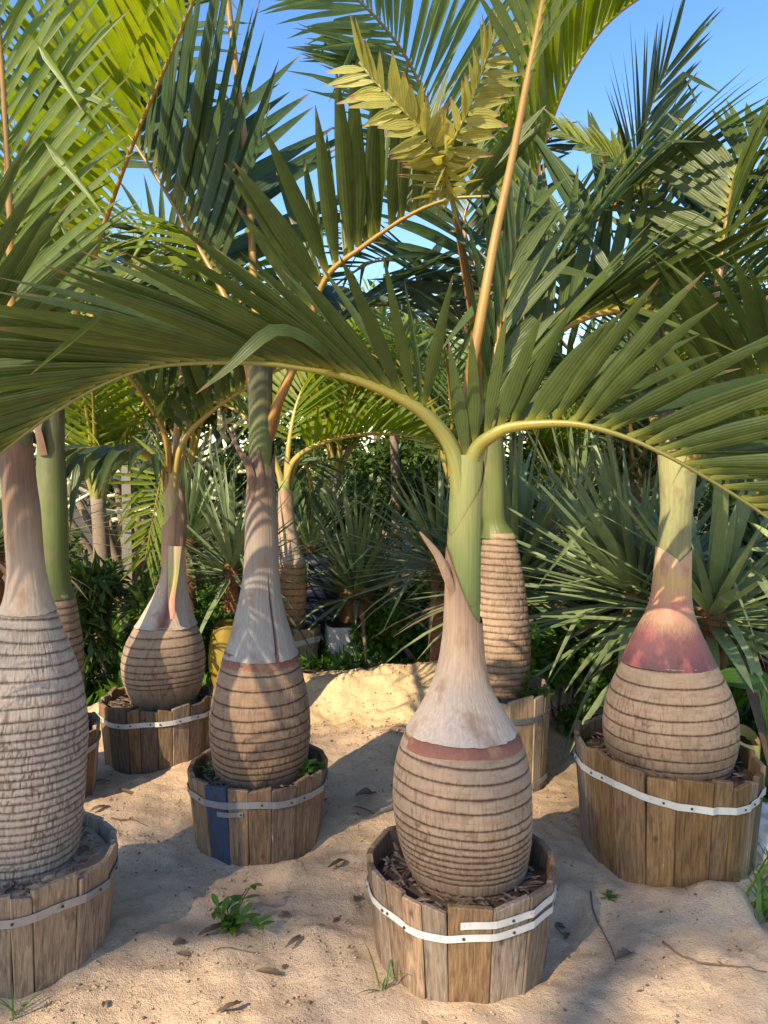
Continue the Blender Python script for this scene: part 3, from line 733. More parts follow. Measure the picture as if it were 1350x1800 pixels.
PG = 'potted bottle palms in stave tubs'
def palm(label, Y, base_px, base_y=None, loc=None, name='bottle_palm'):
    x = P(base_px, 1300, Y)[0] if loc is None else loc[0]
    return thing(name, label, 'palm', (x, Y, 0.2), PG)
def zpx(py, Y): return P(675, py, Y)[2]
def zring(py, Y, r): return P(675, py, Y - r)[2]

# --- P4: big front palm
Y4 = 2.36
p4 = palm('bottle palm with pale dry sheath peeling off a green shaft, swollen ringed base', Y4, 812)
o4 = np.array(p4.location)
rows4 = [(1585, 748, 905), (1555, 735, 914), (1520, 716, 924), (1475, 700, 932), (1430, 692, 936), (1385, 691, 936), (1345, 695, 931), (1310, 705, 921), (1285, 717, 907), (1262, 731, 890), (1235, 747, 873), (1200, 764, 856), (1160, 776, 848), (1110, 783, 844), (1060, 785, 843), (1000, 786, 843), (950, 788, 844), (900, 789, 845), (850, 792, 848), (800, 797, 850)]
pr4 = prof(rows4, Y4)
zt = zpx(1272, Y4)
r4 = [zring(v, Y4, 0.19) for v in (1333, 1356, 1381, 1405, 1429, 1458, 1475, 1491, 1504, 1515, 1526, 1537, 1548)]; r4 += list(np.linspace(0.215, min(r4) - 0.018, 3))
surf('trunk', BULB_A, p4, o4, Y4, 0.2, zt, pr4, 200, 560, bulb_disp(r4, 0.2, zt, 1.1, 170, 1))
surf('scar_band', SH_BAND, p4, o4, Y4, zpx(1300, Y4), zpx(1266, Y4), pr4, 14, 200, sheath_disp(3, 0.0008, 0.0), bot_f=lambda t: 0.004 * np.sin(3 * t), extra=0.003)
surf('dry_sheath', SH_DRY, p4, o4, Y4, zpx(1280, Y4), zpx(1035, Y4), pr4, 110, 300, sheath_disp(5, 0.0009, 0.002, flare=0.003, rim=1), top_f=lambda t: -0.115 * np.cos(t) + 0.02 * np.sin(2 * t + 1), bot_f=RAG, extra=0.007)
surf('crownshaft', SH_GRN, p4, o4, Y4, zpx(1150, Y4), zpx(800, Y4), pr4, 60, 160, sheath_disp(6, 0.0005, 0.001))
strip('sheath_flap', SH_DRY, p4, o4, [P(806, 1062, Y4 - 0.03), P(793, 1020, Y4 - 0.055), P(775, 978, Y4 - 0.070), P(755, 953, Y4 - 0.085), P(738, 934, Y4 - 0.10)], lambda u: 0.020 * (1 - u) ** 0.8 + 0.017 * math.sin(3.0 * u) + 0.003, (0.5, -0.8, 0.3), 1.0)
surf('leaf_sheath', SH_GRN, p4, o4, Y4, zpx(1060, Y4), zpx(872, Y4), pr4, 80, 160, sheath_disp(8, 0.0005, 0.001, rim=1), top_f=lambda t: 0.105 * np.cos(t - 0.5) + 0.01 * np.sin(3 * t), extra=0.003)
FR = frond
FR(p4, [(815, 965, Y4 + .005), (809, 860, Y4 - .006), (797, 795, 2.34), (765, 745, 2.31), (715, 706, 2.27), (620, 665, 2.20), (520, 645, 2.13), (430, 637, 2.06), (290, 642, 2.0), (200, 667, 1.96), (100, 722, 1.92), (0, 798, 1.88), (-90, 885, 1.86)],
   n=32, u0=0.255, L=0.68, W=0.046, face=(0.1, -0.1, 1), Aprof=((0, .04, .1, .2, .5, 1), (62, 42, 28, 17, 13, 12)), e=55, droop=0.10, r0=0.054, r1=0.005, rp=3.3, seed=1, kinkp=0.05, mat=LEAF, u1=.9, jit=4, Lprof=lambda q: 0.62 + 0.38 * min(1, q * 5))
FR(p4, [(817, 965, Y4 + .005), (822, 860, Y4 - .012), (835, 795, 2.33), (865, 766, 2.30), (905, 750, 2.27), (1000, 745, 2.20), (1080, 762, 2.15), (1160, 795, 2.10), (1250, 845, 2.05), (1350, 910, 2.0), (1440, 985, 1.97)],
   n=26, u0=0.2, L=0.62, W=0.050, face=(-0.1, 0.15, 1), Aprof=((0, .12, .3, .5, 1), (28, 50, 55, 46, 30)), e=60, droop=0.22, r0=0.054, r1=0.005, rp=3.3, seed=2, kinkp=0.2, mat=LEAF, Lprof=lambda q: 0.55 + 0.45 * min(1, max(0, q - .15) * 3))
FR(p4, [(822, 900, Y4 + .02), (838, 800, 2.42), (856, 725, 2.46), (905, 650, 2.55), (980, 582, 2.65), (1050, 552, 2.74), (1130, 545, 2.82), (1190, 580, 2.9), (1225, 640, 2.95), (1240, 710, 2.97)],
   n=30, u0=0.2, L=0.80, W=0.058, face=(0.25, -0.25, 1), Aprof=((0, .3, .6, 1), (26, 40, 50, 58)), e=42, droop=0.08, r0=0.040, r1=0.007, rp=2.0, seed=3, pet=PET_Y, mat=LEAF)
FR(p4, [(815, 870, Y4), (816, 800, Y4), (824, 680, Y4), (845, 560, Y4), (870, 420, 2.36), (898, 290, 2.34), (925, 150, 2.30), (955, 0, 2.25), (972, -120, 2.17), (975, -260, 2.05)],
   n=14, u0=0.70, L=0.42, W=0.036, face=(-0.2, -0.6, 0.3), a0=38, a1=30, e=30, droop=0.25, r0=0.023, r1=0.008, seed=4, pet=PET_O, mat=LEAF, flat=0.95)
FR(p4, [(824, 880, Y4 + .03), (846, 760, 2.45), (868, 640, 2.5), (885, 520, 2.55), (905, 430, 2.6), (930, 370, 2.66)],
   n=9, u0=0.35, L=0.42, W=0.05, face=(0.3, -0.8, 0.2), a0=30, a1=16, e=30, droop=0.35, r0=0.022, r1=0.006, seed=5, pet=PET_Y, mat=LEAF, kinkp=0.3)

FR(p4, [(822, 900, Y4 + .03), (845, 770, 2.5), (890, 630, 2.72), (960, 490, 2.95), (1050, 385, 3.12), (1150, 325, 3.25), (1250, 320, 3.35), (1330, 370, 3.4)],
   n=26, u0=0.36, L=0.66, W=0.055, face=(-0.3, -0.4, 1), Aprof=((0, .5, 1), (60, 50, 35)), e=38, droop=0.22, r0=0.028, r1=0.006, seed=6, pet=PET_B, mat=LEAF_D, kinkp=0.12)
fo_ = [o for o in p4.children if o.name.startswith('frond')][0]
pk_, _ = spline([P(596, 655, 2.17), P(560, 615, 2.10), P(515, 588, 2.04), P(478, 584, 2.0), P(450, 604, 1.98), P(400, 650, 1.97), P(345, 692, 1.97)], 13)
mb = MB(); V = []; A = []
for i in range(13):
    T_ = nrm(pk_[min(i + 1, 12)] - pk_[max(i - 1, 0)]); N_ = nrm(np.array([0.3, -0.75, 0.5]) - T_ * T_.dot([0.3, -0.75, 0.5])); S_ = np.cross(T_, N_); w_ = 0.024 * min(1, .3 + i / 4) * (1 - (i / 12.0) ** 2.5 * 0.95)
    V += [pk_[i] - S_ * w_ + N_ * w_ * .4, pk_[i], pk_[i] + S_ * w_ + N_ * w_ * .4]; A += [(i / 12, -1, .9), (i / 12, 0, .9), (i / 12, 1, .9)]
mb.add(V, [q for i in range(12) for q in ((i * 3, i * 3 + 1, i * 3 + 4, i * 3 + 3), (i * 3 + 1, i * 3 + 2, i * 3 + 5, i * 3 + 4))], A)
mb.build('leaflet', LEAF, fo_, o4)

# --- P1: grey palm at the left
Y1 = 2.38
p1 = palm('grey fibrous bottle palm with tall smooth brown neck and orange leaf stalk', Y1, 40)
o1 = np.array(p1.location)
rows1 = [(1600, -55, 115), (1560, -50, 122), (1500, -55, 133), (1400, -60, 144), (1300, -60, 148), (1250, -57, 146), (1200, -48, 139), (1150, -30, 123), (1110, -12, 108), (1085, -2, 99), (1070, 5, 92), (1050, 13, 86), (1000, 17, 75), (950, 13, 70), (900, 10, 66), (850, 7, 59), (800, 3, 55), (770, 2, 53), (740, 4, 52)]
pr1 = prof(rows1, Y1); zt = zpx(1066, Y1)
zz_ = [zring(v, Y1, 0.15) for v in (1078, 1088, 1100, 1118, 1140, 1160, 1182, 1205, 1228, 1250, 1272)]
zz_ += list(np.linspace(zring(1290, Y1, .15), 0.24, 22))
surf('trunk', BULB_G, p1, o1, Y1, 0.2, zt, pr1, 230, 480, bulb_disp(zz_, 0.2, zt, 1.25, 150, 13, depth=0.0024, fade=1.05, vfreq=30))
surf('dry_sheath', SH_BRN, p1, o1, Y1, zpx(1074, Y1), zpx(775, Y1), pr1, 90, 200, sheath_disp(15, 0.0006, 0.003, flare=0.004), top_f=lambda t: 0.02 * np.sin(3 * t), bot_f=RAG, extra=0.004)
surf('crownshaft', SH_DGRN, p1, o1, Y1, zpx(800, Y1), zpx(738, Y1), pr1, 14, 80, sheath_disp(16))
FR(p1, [(28, 830, Y1), (26, 740, Y1), (22, 640, Y1), (20, 500, Y1), (16, 350, 2.36), (8, 200, 2.33), (0, 80, 2.30), (-15, -60, 2.25), (-34, -220, 2.2)],
   n=42, u0=0.2, L=0.52, W=0.03, face=(0.25, -0.9, 0.1), a0=48, a1=34, e=22, droop=0.22, r0=0.024, r1=0.007, seed=11, pet=PET_O, mat=LEAF_F, flat=0.9)
FR(p1, [(24, 830, Y1), (10, 740, Y1 - .05), (-60, 620, 2.25), (-180, 520, 2.1), (-320, 480, 1.9), (-460, 520, 1.75)], n=26, u0=0.3, L=0.6, W=0.05, e=40, droop=0.4, r0=0.03, seed=12, indiv=False)
FR(p1, [(32, 830, Y1), (40, 740, Y1 + .05), (30, 600, 2.55), (-20, 480, 2.8), (-90, 400, 3.05), (-170, 380, 3.3)], n=26, u0=0.3, L=0.6, W=0.05, e=40, droop=0.4, r0=0.03, seed=13, indiv=False)

# --- P1b: green shafted palm behind it
Yb = 3.45
pb = palm('bottle palm with smooth green shaft behind the grey fibrous trunk', Yb, 88)
ob = np.array(pb.location)
rowsb = [(1340, 40, 140), (1300, 30, 150), (1240, 34, 148), (1180, 42, 143), (1120, 48, 142), (1080, 54, 137), (1050, 60, 130), (1040, 62, 124), (1000, 64, 119), (900, 64, 117), (800, 66, 114), (720, 68, 112)]
prb = prof(rowsb, Yb); zt = zpx(1043, Yb)
surf('trunk', BULB_B, pb, ob, Yb, 0.22, zt, prb, 130, 200, bulb_disp([zring(v, Yb, .12) for v in (1056, 1070, 1083, 1097, 1111, 1125, 1139, 1153, 1167, 1181, 1196, 1212, 1228, 1245)], 0.22, zt, 0.9, 80, 21))
surf('crownshaft', SH_DGRN, pb, ob, Yb, zpx(1050, Yb), zpx(720, Yb), prb, 60, 120, sheath_disp(22, 0.0004, 0.004, flare=0.004))
strip('sheath_flap', SH_BRN, pb, ob, [P(72, 800, Yb - .06), P(66, 770, Yb - .08), P(62, 745, Yb - .09), P(66, 715, Yb - .09)], 0.06, (-0.6, -0.7, 0), 0.6)
FR(pb, [(90, 790, Yb), (98, 700, Yb), (132, 560, 3.43), (185, 390, 3.2), (235, 250, 3.0), (290, 120, 2.85), (345, -10, 2.7), (395, -130, 2.6)],
   n=40, u0=0.34, L=0.66, W=0.05, face=(-0.85, -0.35, 0.2), a0=70, a1=45, e=60, droop=0.12, r0=0.026, r1=0.006, seed=21, pet=PET_O, mat=LEAF_Y, sides=(1, 1))
FR(pb, [(88, 790, Yb), (80, 690, 3.5), (50, 560, 3.65), (30, 450, 3.85), (40, 360, 4.05), (90, 300, 4.2)], n=26, u0=0.3, L=0.6, W=0.045, face=(0.3, -0.7, 0.5), e=20, droop=0.3, r0=0.026, seed=22, pet=PET_Y, mat=LEAF_Y, indiv=False)
FR(pb, [(92, 790, Yb), (110, 690, 3.55), (150, 580, 3.8), (200, 500, 4.1), (270, 470, 4.4), (340, 490, 4.6)], n=26, u0=0.3, L=0.6, W=0.045, face=(0, 0, 1), e=20, droop=0.6, r0=0.026, seed=23, pet=PET_Y, mat=LEAF, indiv=False)
FR(pb, [(92, 790, Yb), (80, 700, 3.45), (140, 300, 3.5), (190, 130, 3.6), (280, 0, 3.7), (380, -80, 3.7)], n=26, u0=0.5, L=0.6, W=0.045, face=(0.5, -.6, .5), e=20, droop=0.3, r0=0.026, seed=24, pet=PET_O, mat=LEAF_D, indiv=False)

# --- P2: squat round palm
Y2 = 4.02
p2 = palm('squat round bottle palm with split sheath showing green and red', Y2, 290)
o2 = np.array(p2.location)
rows2 = [(1232, 235, 345), (1212, 224, 353), (1190, 218, 358), (1160, 217, 361), (1130, 223, 357), (1110, 233, 350), (1095, 243, 342), (1070, 258, 336), (1045, 272, 330), (1020, 282, 326), (1000, 285, 325), (950, 286, 322), (900, 287, 320), (860, 287, 318), (830, 290, 316)]
pr2 = prof(rows2, Y2); zt = zpx(1094, Y2)
surf('trunk', BULB_A, p2, o2, Y2, 0.24, zt, pr2, 140, 360, bulb_disp([zring(v, Y2, .19) for v in (1112, 1127, 1143, 1158, 1172, 1185, 1196, 1206, 1214)], 0.24, zt, 0.9, 130, 31))
surf('dry_sheath', SH_DRY, p2, o2, Y2, zpx(1098, Y2), zpx(900, Y2), pr2, 80, 200, sheath_disp(32, 0.0007, 0.003, flare=0.003, split=[(TH_F + 0.12, -0.1, 0.75, 0.22, 0.006)]), top_f=lambda t: 0.08 * np.cos(t - 0.3), bot_f=RAG, extra=0.004)
surf('crownshaft', SH_RED, p2, o2, Y2, zpx(1080, Y2), zpx(832, Y2), pr2, 50, 120, sheath_disp(33), extra=-0.006)
strip('sheath_flap', SH_RED, p2, o2, [P(303, 1088, Y2 - .165), P(301, 1050, Y2 - .13), P(304, 1010, Y2 - .105), P(306, 960, Y2 - .095)], lambda u: 0.022 + 0.05 * u, (0, -1, 0.15), 0.35, attr_h=None)
strip('sheath_flap', SH_BRN, p2, o2, [P(318, 960, Y2 - .06), P(321, 910, Y2 - .05), P(320, 870, Y2 - .06), P(314, 845, Y2 - .08)], 0.06, (0.5, -0.8, 0), 0.5)
FR(p2, [(299, 905, Y2), (292, 845, 4.0), (272, 810, 3.97), (238, 791, 3.92), (180, 787, 3.86), (120, 790, 3.8), (60, 803, 3.75)], n=16, u0=0.3, L=0.55, W=0.055, face=(0, 0, 1), a0=80, a1=40, e=-5, droop=1.3, r0=0.03, r1=0.006, seed=31, pet=PET_O, mat=LEAF_D)
FR(p2, [(300, 900, Y2), (298, 810, 4.0), (285, 752, 3.97), (256, 702, 3.93), (228, 663, 3.9), (190, 622, 3.88), (130, 580, 3.85)], n=16, u0=0.42, L=0.55, W=0.045, face=(0.4, -0.3, 1), a0=60, a1=35, e=45, droop=0.15, r0=0.026, r1=0.008, seed=32, pet=PET_O)
FR(p2, [(304, 900, Y2), (310, 815, 4.0), (330, 765, 3.97), (370, 725, 3.93), (420, 690, 3.9), (480, 655, 3.85), (540, 630, 3.8)], n=20, u0=0.36, L=0.6, W=0.05, face=(-0.2, -0.2, 1), a0=70, a1=35, e=50, droop=0.15, r0=0.03, r1=0.007, seed=33, pet=PET_Y)
FR(p2, [(300, 890, 4.06), (308, 815, 4.2), (304, 785, 4.42), (290, 815, 4.62), (273, 890, 4.75), (255, 985, 4.85)], n=24, u0=0.45, L=0.42, W=0.03, face=(-0.25, -0.9, 0.5), a0=85, a1=30, e=10, droop=0.2, r0=0.022, r1=0.004, seed=34, pet=PET_Y, mat=LEAF_Y)
FR(p2, [(302, 890, Y2), (312, 740, 4.06), (322, 600, 4.12), (310, 480, 4.15), (260, 410, 4.12), (190, 390, 4.05)], n=26, u0=0.35, L=0.55, W=0.045, face=(-0.3, -0.6, 0.7), a0=60, a1=35, e=15, droop=0.5, r0=0.026, r1=0.006, seed=35, pet=PET_O, indiv=False)
FR(p2, [(304, 890, Y2), (330, 740, 4.2), (360, 600, 4.4), (400, 480, 4.5), (460, 430, 4.5), (530, 430, 4.45)], n=26, u0=0.35, L=0.55, W=0.045, face=(-0.3, -0.6, 0.7), a0=60, a1=35, e=15, droop=0.7, r0=0.026, r1=0.006, seed=36, pet=PET_Y, mat=LEAF_Y, indiv=False)

# --- P3: palm with tall grey split sheath
Y3 = 3.14
p3 = palm('bottle palm with tall grey split sheath and purple band above its rings', Y3, 457)
o3 = np.array(p3.location)
rows3 = [(1400, 397, 520), (1370, 386, 531), (1335, 376, 540), (1290, 370, 545), (1250, 371, 544), (1210, 377, 538), (1170, 388, 528), (1145, 397, 519), (1120, 404, 511), (1080, 415, 499), (1040, 425, 491), (1000, 431, 488), (950, 433, 486), (900, 434, 484), (850, 437, 481), (800, 438, 480), (740, 437, 478), (680, 434, 477), (640, 432, 478)]
pr3 = prof(rows3, Y3); zt = zpx(1148, Y3)
surf('trunk', BULB_B, p3, o3, Y3, 0.21, zt, pr3, 180, 460, bulb_disp([zring(v, Y3, .18) for v in (1172, 1190, 1215, 1241, 1264, 1283, 1300, 1316, 1331, 1345, 1357, 1368)], 0.21, zt, 1.0, 150, 41))
surf('scar_band', SH_BAND, p3, o3, Y3, zpx(1163, Y3), zpx(1140, Y3), pr3, 10, 160, sheath_disp(44, 0.0006, 0), extra=0.003)
surf('dry_sheath', SH_GREY, p3, o3, Y3, zpx(1150, Y3), zpx(800, Y3), pr3, 100, 260, sheath_disp(42, 0.0009, 0.004, flare=0.003, split=[(TH_F + 0.62, -0.05, 0.5, 0.045, 0.02)]), top_f=lambda t: 0.06 * np.sin(t * 2 + 0.6), bot_f=RAG, extra=0.004)
surf('crownshaft', SH_DGRN, p3, o3, Y3, zpx(900, Y3), zpx(640, Y3), pr3, 50, 120, sheath_disp(43))
strip('sheath_flap', SH_BRN, p3, o3, [P(445, 880, Y3 - .05), P(435, 825, Y3 - .07), P(415, 785, Y3 - .08), P(393, 740, Y3 - .07)], lambda u: 0.045 * (1 - u) + 0.006, (-0.4, -0.9, 0.1), 0.9)
strip('sheath_flap', SH_BRN, p3, o3, [P(462, 870, Y3 - .055), P(458, 830, Y3 - .06), P(454, 785, Y3 - .062)], lambda u: 0.035 * (1 - u) + 0.006, (0, -1, 0.1), 0.5)
FR(p3, [(464, 800, Y3), (478, 735, 3.13), (505, 672, 3.11), (535, 600, 3.1), (572, 490, 3.06), (640, 432, 3.0), (720, 378, 2.93), (790, 350, 2.86), (860, 345, 2.8)],
   n=17, u0=0.42, L=0.62, W=0.072, face=(-0.55, -0.1, 0.8), a0=62, a1=45, e=62, droop=0.05, r0=0.03, r1=0.008, seed=41, pet=PET_O, mat=LEAF, kinkp=0.02)
FR(p3, [(452, 800, Y3), (446, 700, 3.13), (425, 600, 3.12), (385, 500, 3.18), (335, 412, 3.25), (290, 335, 3.3), (240, 258, 3.35), (200, 200, 3.4)],
   n=22, u0=0.46, L=1.0, W=0.075, face=(0.75, -0.1, 0.65), a0=78, a1=50, e=58, droop=0.12, r0=0.028, r1=0.008, seed=42, pet=PET_O, mat=LEAF_D, kinkp=0.08)
FR(p3, [(457, 800, Y3), (454, 650, Y3), (443, 430, Y3), (430, 250, 3.12), (412, 100, 3.1), (398, -20, 3.08), (385, -140, 3.05)], n=8, u0=0.88, L=0.3, W=0.03, a0=15, a1=10, e=20, face=(0, -1, 0), droop=0.05, r0=0.02, r1=0.012, seed=43, pet=PET_O, mat=LEAF, kinkp=0)
FR(p3, [(452, 800, 3.16), (446, 680, 3.25), (430, 560, 3.45), (405, 470, 3.7), (360, 425, 3.95), (300, 415, 4.15), (240, 450, 4.3)], n=24, u0=0.35, L=0.55, W=0.05, face=(0, -0.1, 1), a0=70, a1=35, e=12, droop=0.7, r0=0.024, r1=0.006, seed=44, pet=PET_Y, mat=LEAF_Y, kinkp=0.15, indiv=False)
FR(p3, [(470, 790, 3.18), (500, 680, 3.35), (560, 590, 3.6), (640, 540, 3.9), (720, 545, 4.15), (780, 590, 4.3)], n=26, u0=0.32, L=0.65, W=0.06, face=(0, -0.1, 1), a0=65, a1=35, e=25, droop=0.4, r0=0.026, r1=0.006, seed=45, pet=PET_O, mat=LEAF_D, indiv=False)

# --- P5: tall slender palm behind P4
Y5 = 3.74
p5 = palm('slender straight ringed palm in the tall pale tub', Y5, 880)
o5 = np.array(p5.location)
rows5 = [(1250, 842, 912), (1230, 840, 920), (1190, 834, 930), (1150, 832, 933), (1100, 833, 931), (1050, 836, 926), (1000, 842, 919), (960, 846, 911), (935, 848, 905), (925, 850, 890), (900, 847, 888), (850, 846, 887), (800, 845, 885), (720, 846, 884)]
pr5 = prof(rows5, Y5); zt = zpx(936, Y5)
surf('trunk', BULB_A, p5, o5, Y5, 0.36, zt, pr5, 170, 220, bulb_disp(list(np.linspace(0.44, zt - 0.03, 24)), 0.36, zt, 0.9, 80, 51, depth=0.003, fade=1.05))
surf('crownshaft', SH_DGRN, p5, o5, Y5, zpx(945, Y5), zpx(720, Y5), pr5, 40, 100, sheath_disp(52, flare=0.004))
FR(p5, [(862, 790, Y5), (852, 680, 3.73), (826, 540, 3.7), (805, 410, 3.66), (787, 310, 3.6), (762, 215, 3.5), (722, 115, 3.4), (665, 35, 3.25), (585, -40, 3.1)],
   n=40, u0=0.55, L=0.68, W=0.034, face=(0.5, -0.8, -0.35), a0=62, a1=35, e=12, droop=0.25, r0=0.026, r1=0.006, seed=51, pet=PET_B, mat=LEAF_B)
FR(p5, [(862, 800, Y5), (845, 640, 3.6), (822, 500, 3.3), (803, 395, 2.95), (786, 320, 2.65), (776, 280, 2.52), (745, 232, 2.46), (700, 185, 2.46), (655, 138, 2.48), (632, 110, 2.50)],
   n=24, u0=0.70, trim=0.135, L=0.12, W=0.040, face=(-0.45, -0.85, -0.3), Aprof=((0, .08, .2, 1), (150, 105, 70, 45)), e=30, droop=0.1, r0=0.022, r1=0.005, seed=52, pet=PET_B, mat=LEAF_Z, sides=(1, 1), kinkp=0, segs=4, jit=9, label='clipped yellowed frond')
FR(p5, [(864, 800, Y5), (850, 640, 3.62), (826, 500, 3.32), (806, 395, 2.96), (788, 325, 2.66), (780, 288, 2.53), (803, 235, 2.47), (826, 185, 2.47), (852, 110, 2.49), (880, 40, 2.52)],
   n=24, u0=0.70, trim=0.12, L=0.12, W=0.038, face=(0.5, -0.8, -0.3), Aprof=((0, .08, .2, 1), (150, 105, 70, 45)), e=30, droop=0.12, r0=0.022, r1=0.005, seed=53, pet=PET_B, mat=LEAF_Z, sides=(1, 1), kinkp=0, segs=4, jit=9, label='clipped yellowed frond')
FR(p5, [(868, 790, Y5), (885, 640, 3.8), (925, 500, 3.88), (985, 410, 3.92), (1060, 370, 3.9), (1130, 385, 3.82), (1190, 440, 3.75)], n=28, u0=0.35, L=0.6, W=0.05, face=(0, 0, 1), a0=70, a1=35, e=15, droop=0.6, r0=0.026, r1=0.006, seed=54, pet=PET_B, mat=LEAF_D, indiv=False)
FR(p5, [(862, 790, Y5), (840, 650, 3.85), (795, 530, 4.05), (735, 470, 4.25), (660, 460, 4.4), (590, 500, 4.5)], n=28, u0=0.33, L=0.6, W=0.05, face=(0, 0, 1), a0=70, a1=35, e=20, droop=0.5, r0=0.026, r1=0.006, seed=55, pet=PET_B, mat=LEAF_D, indiv=False)
FR(p5, [(870, 790, Y5), (884, 600, 3.72), (915, 420, 3.68), (958, 250, 3.6), (1000, 140, 3.5), (1062, 48, 3.4), (1140, -12, 3.3), (1240, -50, 3.2)], n=44, u0=0.46, L=0.62, W=0.05, face=(-0.72, -0.35, 0.6), a0=45, a1=35, e=55, droop=0.05, r0=0.026, r1=0.006, seed=56, pet=PET_Y, mat=LEAF_Y)

FR(p5, [(866, 790, Y5), (862, 640, 3.8), (845, 500, 3.9), (815, 390, 3.95), (860, 300, 3.95), (930, 260, 3.9), (1000, 270, 3.85)], n=26, u0=0.4, L=0.6, W=0.05, face=(-0.2, -0.4, 1), a0=70, a1=35, e=20, droop=0.45, r0=0.026, r1=0.006, seed=57, pet=PET_B, mat=LEAF_D, indiv=False)
FR(p5, [(870, 790, Y5), (905, 660, 3.95), (970, 560, 4.2), (1060, 500, 4.4), (1160, 490, 4.5), (1250, 530, 4.55)], n=28, u0=0.33, L=0.65, W=0.05, face=(0, -0.1, 1), a0=70, a1=35, e=25, droop=0.4, r0=0.026, r1=0.006, seed=58, pet=PET_B, mat=LEAF_D, indiv=False)

# --- P6: purple collared palm on the right
Y6 = 2.96
p6 = palm('bottle palm with purple collar and pink yellow neck in the large tub', Y6, 1175)
o6 = np.array(p6.location)
rows6 = [(1415, 1105, 1240), (1380, 1090, 1262), (1350, 1078, 1275), (1315, 1067, 1284), (1280, 1062, 1288), (1240, 1066, 1286), (1205, 1077, 1274), (1175, 1091, 1259), (1155, 1101, 1249), (1130, 1112, 1238), (1105, 1124, 1226), (1080, 1138, 1217), (1055, 1147, 1213), (1030, 1150, 1212), (1000, 1152, 1212), (970, 1154, 1212), (940, 1157, 1213), (900, 1161, 1217), (850, 1160, 1222), (800, 1156, 1226)]
pr6 = prof(rows6, Y6); zt = zpx(1158, Y6)
surf('trunk', BULB_A, p6, o6, Y6, 0.33, zt, pr6, 180, 540, bulb_disp([zring(v, Y6, .21) for v in (1185, 1213, 1239, 1265, 1288, 1312, 1336, 1356, 1370)], 0.33, zt, 1.0, 175, 61))
surf('sheath', SH_PINK, p6, o6, Y6, zpx(1162, Y6), zpx(985, Y6), pr6, 90, 220, sheath_disp(62, 0.0006, 0.003, flare=0.001), top_f=lambda t: 0.055 * np.abs(np.cos(t)) ** 0.8, bot_f=RAG, extra=0.004)
surf('crownshaft', SH_GG, p6, o6, Y6, zpx(1040, Y6), zpx(800, Y6), pr6, 50, 120, sheath_disp(63, 0.0005, 0.002), extra=-0.001)
FR(p6, [(1186, 860, Y6), (1178, 790, Y6), (1160, 650, 3.05), (1142, 500, 3.13), (1122, 385, 3.18), (1105, 325, 3.18), (1088, 288, 3.15), (1040, 262, 3.1), (985, 235, 3.06)],
   n=26, u0=0.72, L=0.12, trim=0.15, W=0.045, face=(0.2, -0.8, 0.7), a0=75, a1=35, e=10, droop=0.05, r0=0.026, r1=0.005, seed=61, pet=PET_B, mat=LEAF_T, kinkp=0, segs=4, label='clipped frond')
FR(p6, [(1190, 860, Y6), (1184, 780, Y6), (1168, 650, 3.1), (1152, 500, 3.2), (1130, 380, 3.28), (1120, 300, 3.3), (1140, 200, 3.3), (1175, 110, 3.28)],
   n=24, u0=0.55, L=0.55, W=0.036, face=(0.6, -0.6, 0.4), a0=45, a1=20, e=20, droop=0.2, r0=0.024, r1=0.005, seed=62, pet=PET_B, mat=LEAF_D, sides=(1, 1))
FR(p6, [(1196, 860, Y6), (1208, 780, Y6), (1235, 640, 2.93), (1265, 480, 2.92), (1280, 370, 2.95), (1300, 290, 3.0), (1345, 235, 3.05), (1410, 220, 3.1)],
   n=26, u0=0.5, L=0.42, W=0.042, face=(-0.5, -0.3, 0.8), a0=60, a1=30, e=35, droop=0.35, r0=0.026, r1=0.006, seed=63, pet=PET_B, mat=LEAF)
FR(p6, [(1198, 860, Y6), (1215, 780, 3.0), (1260, 680, 3.2), (1320, 600, 3.5), (1390, 560, 3.8), (1460, 580, 4.0)], n=26, u0=0.3, L=0.6, W=0.045, face=(0, 0, 1), a0=65, a1=35, e=30, droop=0.3, r0=0.028, r1=0.006, seed=64, pet=PET_Y, mat=LEAF_Y, indiv=False)
FR(p6, [(1182, 860, Y6), (1168, 780, 3.02), (1120, 690, 3.3), (1050, 650, 3.6), (980, 660, 3.9), (920, 710, 4.1)], n=26, u0=0.3, L=0.55, W=0.045, face=(0, 0, 1), a0=70, a1=35, e=10, droop=0.8, r0=0.028, r1=0.006, seed=65, pet=PET_Y, mat=LEAF_D, indiv=False)
FR(p6, [(1196, 860, Y6), (1225, 790, 2.85), (1300, 700, 2.65), (1400, 640, 2.4), (1520, 640, 2.2)], n=24, u0=0.3, L=0.55, W=0.05, face=(0, 0, 1), a0=70, a1=35, e=40, droop=0.4, r0=0.028, r1=0.006, seed=66, pet=PET_Y, mat=LEAF, indiv=False)

FR(p6, [(1192, 860, Y6), (1212, 720, 3.1), (1245, 560, 3.25), (1290, 430, 3.4), (1350, 350, 3.5), (1420, 320, 3.6)], n=24, u0=0.4, L=0.55, W=0.045, face=(-0.4, -0.3, 0.9), a0=65, a1=35, e=25, droop=0.4, r0=0.026, r1=0.006, seed=67, pet=PET_B, mat=LEAF_D, indiv=False)
FR(p6, [(1188, 860, Y6), (1170, 720, 3.15), (1190, 560, 3.35), (1240, 420, 3.5), (1300, 330, 3.6), (1390, 300, 3.65)], n=24, u0=0.4, L=0.55, W=0.045, face=(-0.4, -0.3, 0.9), a0=65, a1=35, e=30, droop=0.35, r0=0.026, r1=0.006, seed=68, pet=PET_B, mat=LEAF, indiv=False)

